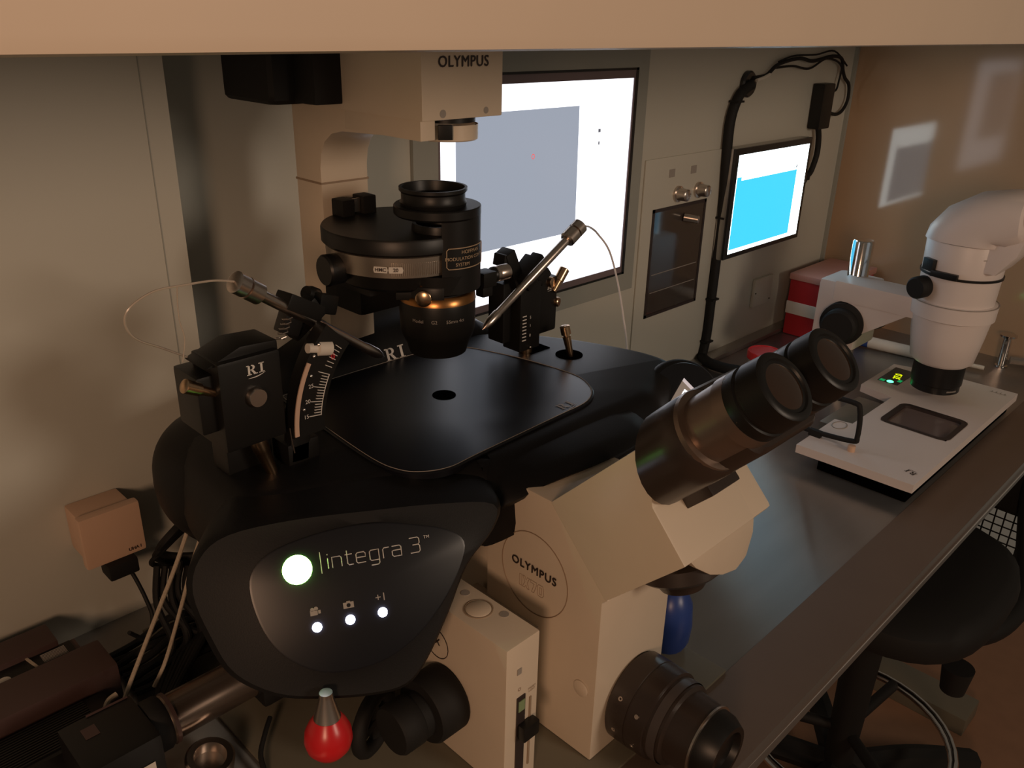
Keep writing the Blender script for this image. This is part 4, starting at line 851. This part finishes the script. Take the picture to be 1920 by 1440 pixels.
G().lathe((1.905, 0.425, 0.0005), Z3, [(0, 0.012), (0.003, 0.012), (0.004, 0.0085), (0.065, 0.0085), (0.066, 0.0165), (0.070, 0.0165)], 28).build('post', CHR, t)
g = G().cyl((1.900, 0.41, 0.020), (1.935, 0.33, 0.020), 0.008); g.cyl((1.895, 0.425, 0.055), (1.925, 0.425, 0.055), 0.003); g.build('clear_tube', CLR, t)
g = G().lathe((0.676, 0.405, 0.001), Z3, [(0, 0.018), (0.012, 0.024), (0.035, 0.026), (0.060, 0.024), (0.078, 0.016), (0.084, 0.005)], 16); g.build('blue_bulb', BLU, label='dark blue rounded rubber bulb behind the microscope body', cat='bulb')

# ------------------------------------------------------------ left wall sensor and the clutter under the stage
t = thing('wall_sensor_box', 'cream square wall box with a black plug under it, left wall panel', 'sensor box', (0.24, YW, 0.115))
g = G().box(0.218, 0.280, 0.822, 0.834, 0.110, 0.170, 0.003); g.box(0.221, 0.276, 0.834, YW - 0.0005, 0.114, 0.166, 0.004)
bx_ = g.build('cover', CRM, t)
G().text('UHA I', (0.268, 0.8218, 0.1165), X3, Z3, 0.0052, 0.0002, 0.03).build('cover_lettering', INK, bx_)
g = G().box(0.235, 0.266, 0.812, 0.838, 0.0925, 0.1105, 0.003); pg = g.build('plug', BKR, t)
g = G(); g.tube([(0.256, 0.82, 0.099), (0.260, 0.815, 0.085), (0.262, 0.80, 0.065), (0.262, 0.79, 0.045), (0.250, 0.78, 0.03), (0.23, 0.77, 0.055)], 0.0022, 8); g.build('plug_cord', BKR, pg)
g = G()
for k in range(3):
    g.tube([(0.325 + 0.040 * math.cos(a) - 0.003 * k, 0.80 + 0.010 * math.sin(2 * a) + 0.006 * k, 0.118 - 0.010 * k + (0.027 - 0.002 * k) * math.sin(a)) for a in [2 * PI * i / 16 for i in range(16)]], 0.0042 - 0.0006 * k, 8, True, 3)
g.tube([(0.30, 0.79, 0.10), (0.285, 0.78, 0.06), (0.29, 0.76, 0.03), (0.33, 0.74, 0.016)], 0.004, 8)
g.build('coiled_cable', BKR, label='loops of coiled black cable behind the left side of the stage', cat='cable')
g = G()
for k in range(7):
    x = 0.276 + 0.008 * k
    g.tube([(x, 0.79, 0.105 - 0.004 * k), (x - 0.012, 0.775, 0.07), (x - 0.01 + 0.01 * (k % 2), 0.755, 0.03), (x - 0.03, 0.74, 0.013 + 0.003 * k), (x - 0.055 - 0.01 * k, 0.70 - 0.005 * k, 0.0135)], 0.0038, 8)
for k in range(8):
    y = 0.735 + 0.010 * k; g.tube([(0.215, y, 0.008), (0.245, y - 0.006, 0.012 + 0.004 * (k % 3)), (0.285, y + 0.004, 0.010 + 0.005 * ((k + 1) % 3)), (0.33, y, 0.012)], 0.0042, 8)
g.build('cable_bundle', BKR, label='tangle of black cables hanging behind the stage at lower left', cat='cable')
g = G(); g.tube([(0.300, 0.70, 0.225), (0.285, 0.70, 0.205), (0.262, 0.70, 0.16), (0.228, 0.70, 0.10), (0.197, 0.70, 0.045), (0.184, 0.695, 0.022)], 0.0021, 8); g.build('braided_cable', BEI, label='longer beige braided cable slanting down to the lower left', cat='cable', group='beige braided cables')
g = G(); g.tube([(0.300, 0.70, 0.20), (0.278, 0.70, 0.155), (0.262, 0.70, 0.115), (0.238, 0.70, 0.06), (0.222, 0.70, 0.035)], 0.0019, 8); g.build('braided_cable', BEI, label='shorter beige braided cable nearer the black stage', cat='cable', group='beige braided cables')
# maroon instrument
t = thing('controller_box', 'dark maroon controller box with recessed black strip at lower left', 'controller', (0.1, 0.79, 0))
g = G().box(-0.05, 0.205, 0.738, 0.790, 0.0005, 0.050, 0.004); g.box(-0.05, 0.175, 0.815, 0.852, 0.0005, 0.050, 0.003); g.box(-0.05, 0.190, 0.788, 0.817, 0.0005, 0.042); g.build('case', MRN, t)
g = G().box(-0.05, 0.185, 0.789, 0.816, 0.0421, 0.0435); fs = g.build('black_strip', BKM, t)
G().obox((0.146, 0.803, 0.0445), (-0.2, 1, 0), (0.015, 0.0012, 0.0008)).build('pale_divider', BEI, fs)
g = G()
for i in range(9): g.box(0.155, 0.178, 0.793 + 0.0022 * i, 0.7938 + 0.0022 * i, 0.0435, 0.044)
g.box(0.06, 0.105, 0.809, 0.8098, 0.0435, 0.044); g.build('grille_lines', GRYM, fs)
g = G().lathe((0.118, 0.797, 0.0435), Z3, [(0, 0.006), (0.0006, 0.006)], 20); g.build('white_mark', LBL, fs)
# ribbed black device
g = G().box(0.0, 0.185, 0.678, 0.732, 0.0005, 0.034, 0.006)
for i in range(14): g.box(0.02, 0.165, 0.684 + 0.0033 * i, 0.6855 + 0.0033 * i, 0.034, 0.0355)
g.build('ribbed_power_unit', BKM, label='black ribbed power unit in front of the maroon controller', cat='power unit')
G().tube([(0.177, 0.683, 0.037), (0.172, 0.684, 0.050), (0.176, 0.685, 0.058), (0.184, 0.686, 0.060)], 0.0028, 8).build('cable_loop', BEI, label='short pale cable hoop over the ribbed unit', cat='cable')
# side camera and its tube
t = thing('side_port_camera', 'horizontal black camera tube reaching under the stage at lower left', 'camera', (0.2, 0.64, 0.02))
g = G().lathe((0.205, 0.638, 0.047), X3, [(0, 0.0225), (0.003, 0.024), (0.006, 0.024), (0.007, 0.0215), (0.085, 0.0215), (0.087, 0.0225)], 44); g.build('tube_barrel', mat('dark_bronze_metal', (0.16, 0.12, 0.095), 0.25, 0.8), t)
g = G().lathe((0.19, 0.638, 0.047), X3, [(0, 0.024), (0.003, 0.0255), (0.013, 0.0255), (0.016, 0.0235)], 44); g.build('barrel_collar', BKR, t)
G().lathe((0.208, 0.638, 0.047), X3, [(0, 0.0245), (0.0035, 0.0245)], 44).build('reddish_ring', MRN, t)
g = G().box(0.292, 0.335, 0.612, 0.664, 0.020, 0.073, 0.006); g.lathe((0.29, 0.638, 0.047), X3, [(0, 0.023), (0.20, 0.023)], 32); g.build('port_adapter', BKR, t)
g = G().box(0.125, 0.190, 0.600, 0.668, 0.016, 0.070, 0.006); cb = g.build('camera_body', BKM, t)
G().flat([(0.155, 0.5992, 0.028), (0.180, 0.5992, 0.028), (0.180, 0.5992, 0.046), (0.155, 0.5992, 0.046)]).build('body_label', LBL, cb)
G().text('ZV', (0.168, 0.5988, 0.037), X3, Z3, 0.010, 0.0002).build('label_lettering', INK, cb)
G().lathe((0.128, 0.60, 0.045), (0, -1, 0), [(0, 0.005), (0.006, 0.005)], 16).build('pink_button', PINK, cb)
g = G(); g.tube([(0.150 + 0.009 * i, 0.665 - 0.0003 * i, 0.0708) for i in range(5)], 0.001, 5); g.box(0.140, 0.152, 0.638, 0.652, 0.0702, 0.0706); g.build('casing_detail', MRN, cb)
g = G().lathe((0.222, 0.592, 0.0125), (0.1, -0.2, 1), [(0, 0.020), (0.002, 0.022), (0.014, 0.022), (0.016, 0.020), (0.016, 0.0145), (0.004, 0.014)], 36); g.build('metal_ring', STL, label='grey metal ring lying near the bottom edge beside the camera tube', cat='ring')
g = G(); g.tube([(0.345 + 0.026 * math.cos(a), 0.505 + 0.012 * math.cos(a), 0.046 + 0.026 * math.sin(a)) for a in [2 * PI * i / 20 for i in range(20)]], 0.0072, 10, True, 3)
g.obox((0.345, 0.505, 0.046), (0.9, 0.4, 0), (0.026, 0.003, 0.004)); g.obox((0.345, 0.505, 0.046), (0, 0, 1), (0.026, 0.003, 0.004)); g.build('ring_handle', BKR, label='black spoked ring handle behind the red joystick bulb', cat='handle')
G().tube([(0.29, 0.60, 0.02), (0.275, 0.585, 0.018), (0.262, 0.57, 0.0125), (0.255, 0.545, 0.0035)], 0.0025, 8).build('thin_cord', BKR, label='thin black cord dropping from the side camera tube', cat='cable')

# ------------------------------------------------------------ chairs below the bench edge
CX, CY = 1.36, 0.40
c = thing('office_chair', 'black high office chair with chrome foot ring and netted backrest, below the bench edge', 'chair', (CX, CY, -0.80))
def cushion(cx, cy, z, rx, ry, h):
    R = []
    for s_, dz in ((0.86, 0), (0.97, 0.012), (1.0, h * 0.45), (0.97, h * 0.8), (0.88, h), (0.6, h + 0.004)):
        R.append([(cx + rx * s_ * math.copysign(abs(math.cos(a)) ** 0.7, math.cos(a)), cy + ry * s_ * math.copysign(abs(math.sin(a)) ** 0.7, math.sin(a)), z + dz) for a in [2 * PI * i / 36 for i in range(36)]])
    return R
g = G().loft(cushion(1.43, 0.415, -0.300, 0.235, 0.205, 0.07)); g.build('seat', BKR, c)
G().cyl((CX, CY, -0.72), (CX, CY, -0.298), 0.026, 0.036).build('column', BKR, c)
G().tube([(CX + 0.19 * math.cos(a), CY + 0.19 * math.sin(a), -0.60) for a in [2 * PI * i / 40 for i in range(40)]], 0.0095, 12, True, 1, True).build('foot_ring', CHR, c, label='chrome foot ring')
for k in range(3):
    a = -0.10 + 2 * PI * k / 3; G().cyl((CX, CY, -0.60), (CX + 0.185 * math.cos(a), CY + 0.185 * math.sin(a), -0.60), 0.011).build('ring_spoke', BKR, c)
for k in range(5):
    a = -0.62 + 2 * PI * k / 5
    leg = G().tube([(CX, CY, -0.70), (CX + 0.16 * math.cos(a), CY + 0.16 * math.sin(a), -0.705), (CX + 0.31 * math.cos(a), CY + 0.31 * math.sin(a), -0.74)], 0.026, 8).build('base_leg', BKR, c)
    G().cyl((CX + 0.30 * math.cos(a) - 0.014, CY + 0.30 * math.sin(a), -0.773), (CX + 0.30 * math.cos(a) + 0.014, CY + 0.30 * math.sin(a), -0.773), 0.026).build('castor', BKR, leg)
g = G().tube([(1.40, 0.30, -0.345), (1.50, 0.24, -0.35), (1.62, 0.225, -0.345), (1.72, 0.25, -0.30), (1.775, 0.28, -0.20), (1.80, 0.29, -0.085)], 0.022, 10)
g.tube([(1.60, 0.52, -0.33), (1.70, 0.50, -0.33), (1.775, 0.46, -0.27), (1.82, 0.44, -0.085)], 0.018, 10); g.tube([(1.80, 0.29, -0.085), (1.83, 0.36, -0.08), (1.82, 0.44, -0.085)], 0.016, 10)
g.lathe((1.36, 0.245, -0.40), Z3, [(0, 0.02), (0.05, 0.026)], 20); g.build('back_frame', BKR, c)
g = G()
for i in range(9):
    z = -0.395 + 0.018 * i; g.tube([(1.775, 0.225, z), (1.795, 0.33, z - 0.01), (1.785, 0.44, z)], 0.0016, 5)
for i in range(12):
    y = 0.23 + 0.018 * i; b = 0.02 * math.sin(PI * i / 11); g.tube([(1.772 + b, y, -0.40), (1.776 + b, y, -0.32), (1.78 + b, y, -0.25)], 0.0016, 5)
g.build('back_netting', BKR, c)
G().box(1.775, 1.825, 0.25, 0.47, -0.255, -0.06, 0.02, seg=3).build('backrest', BKR, c)
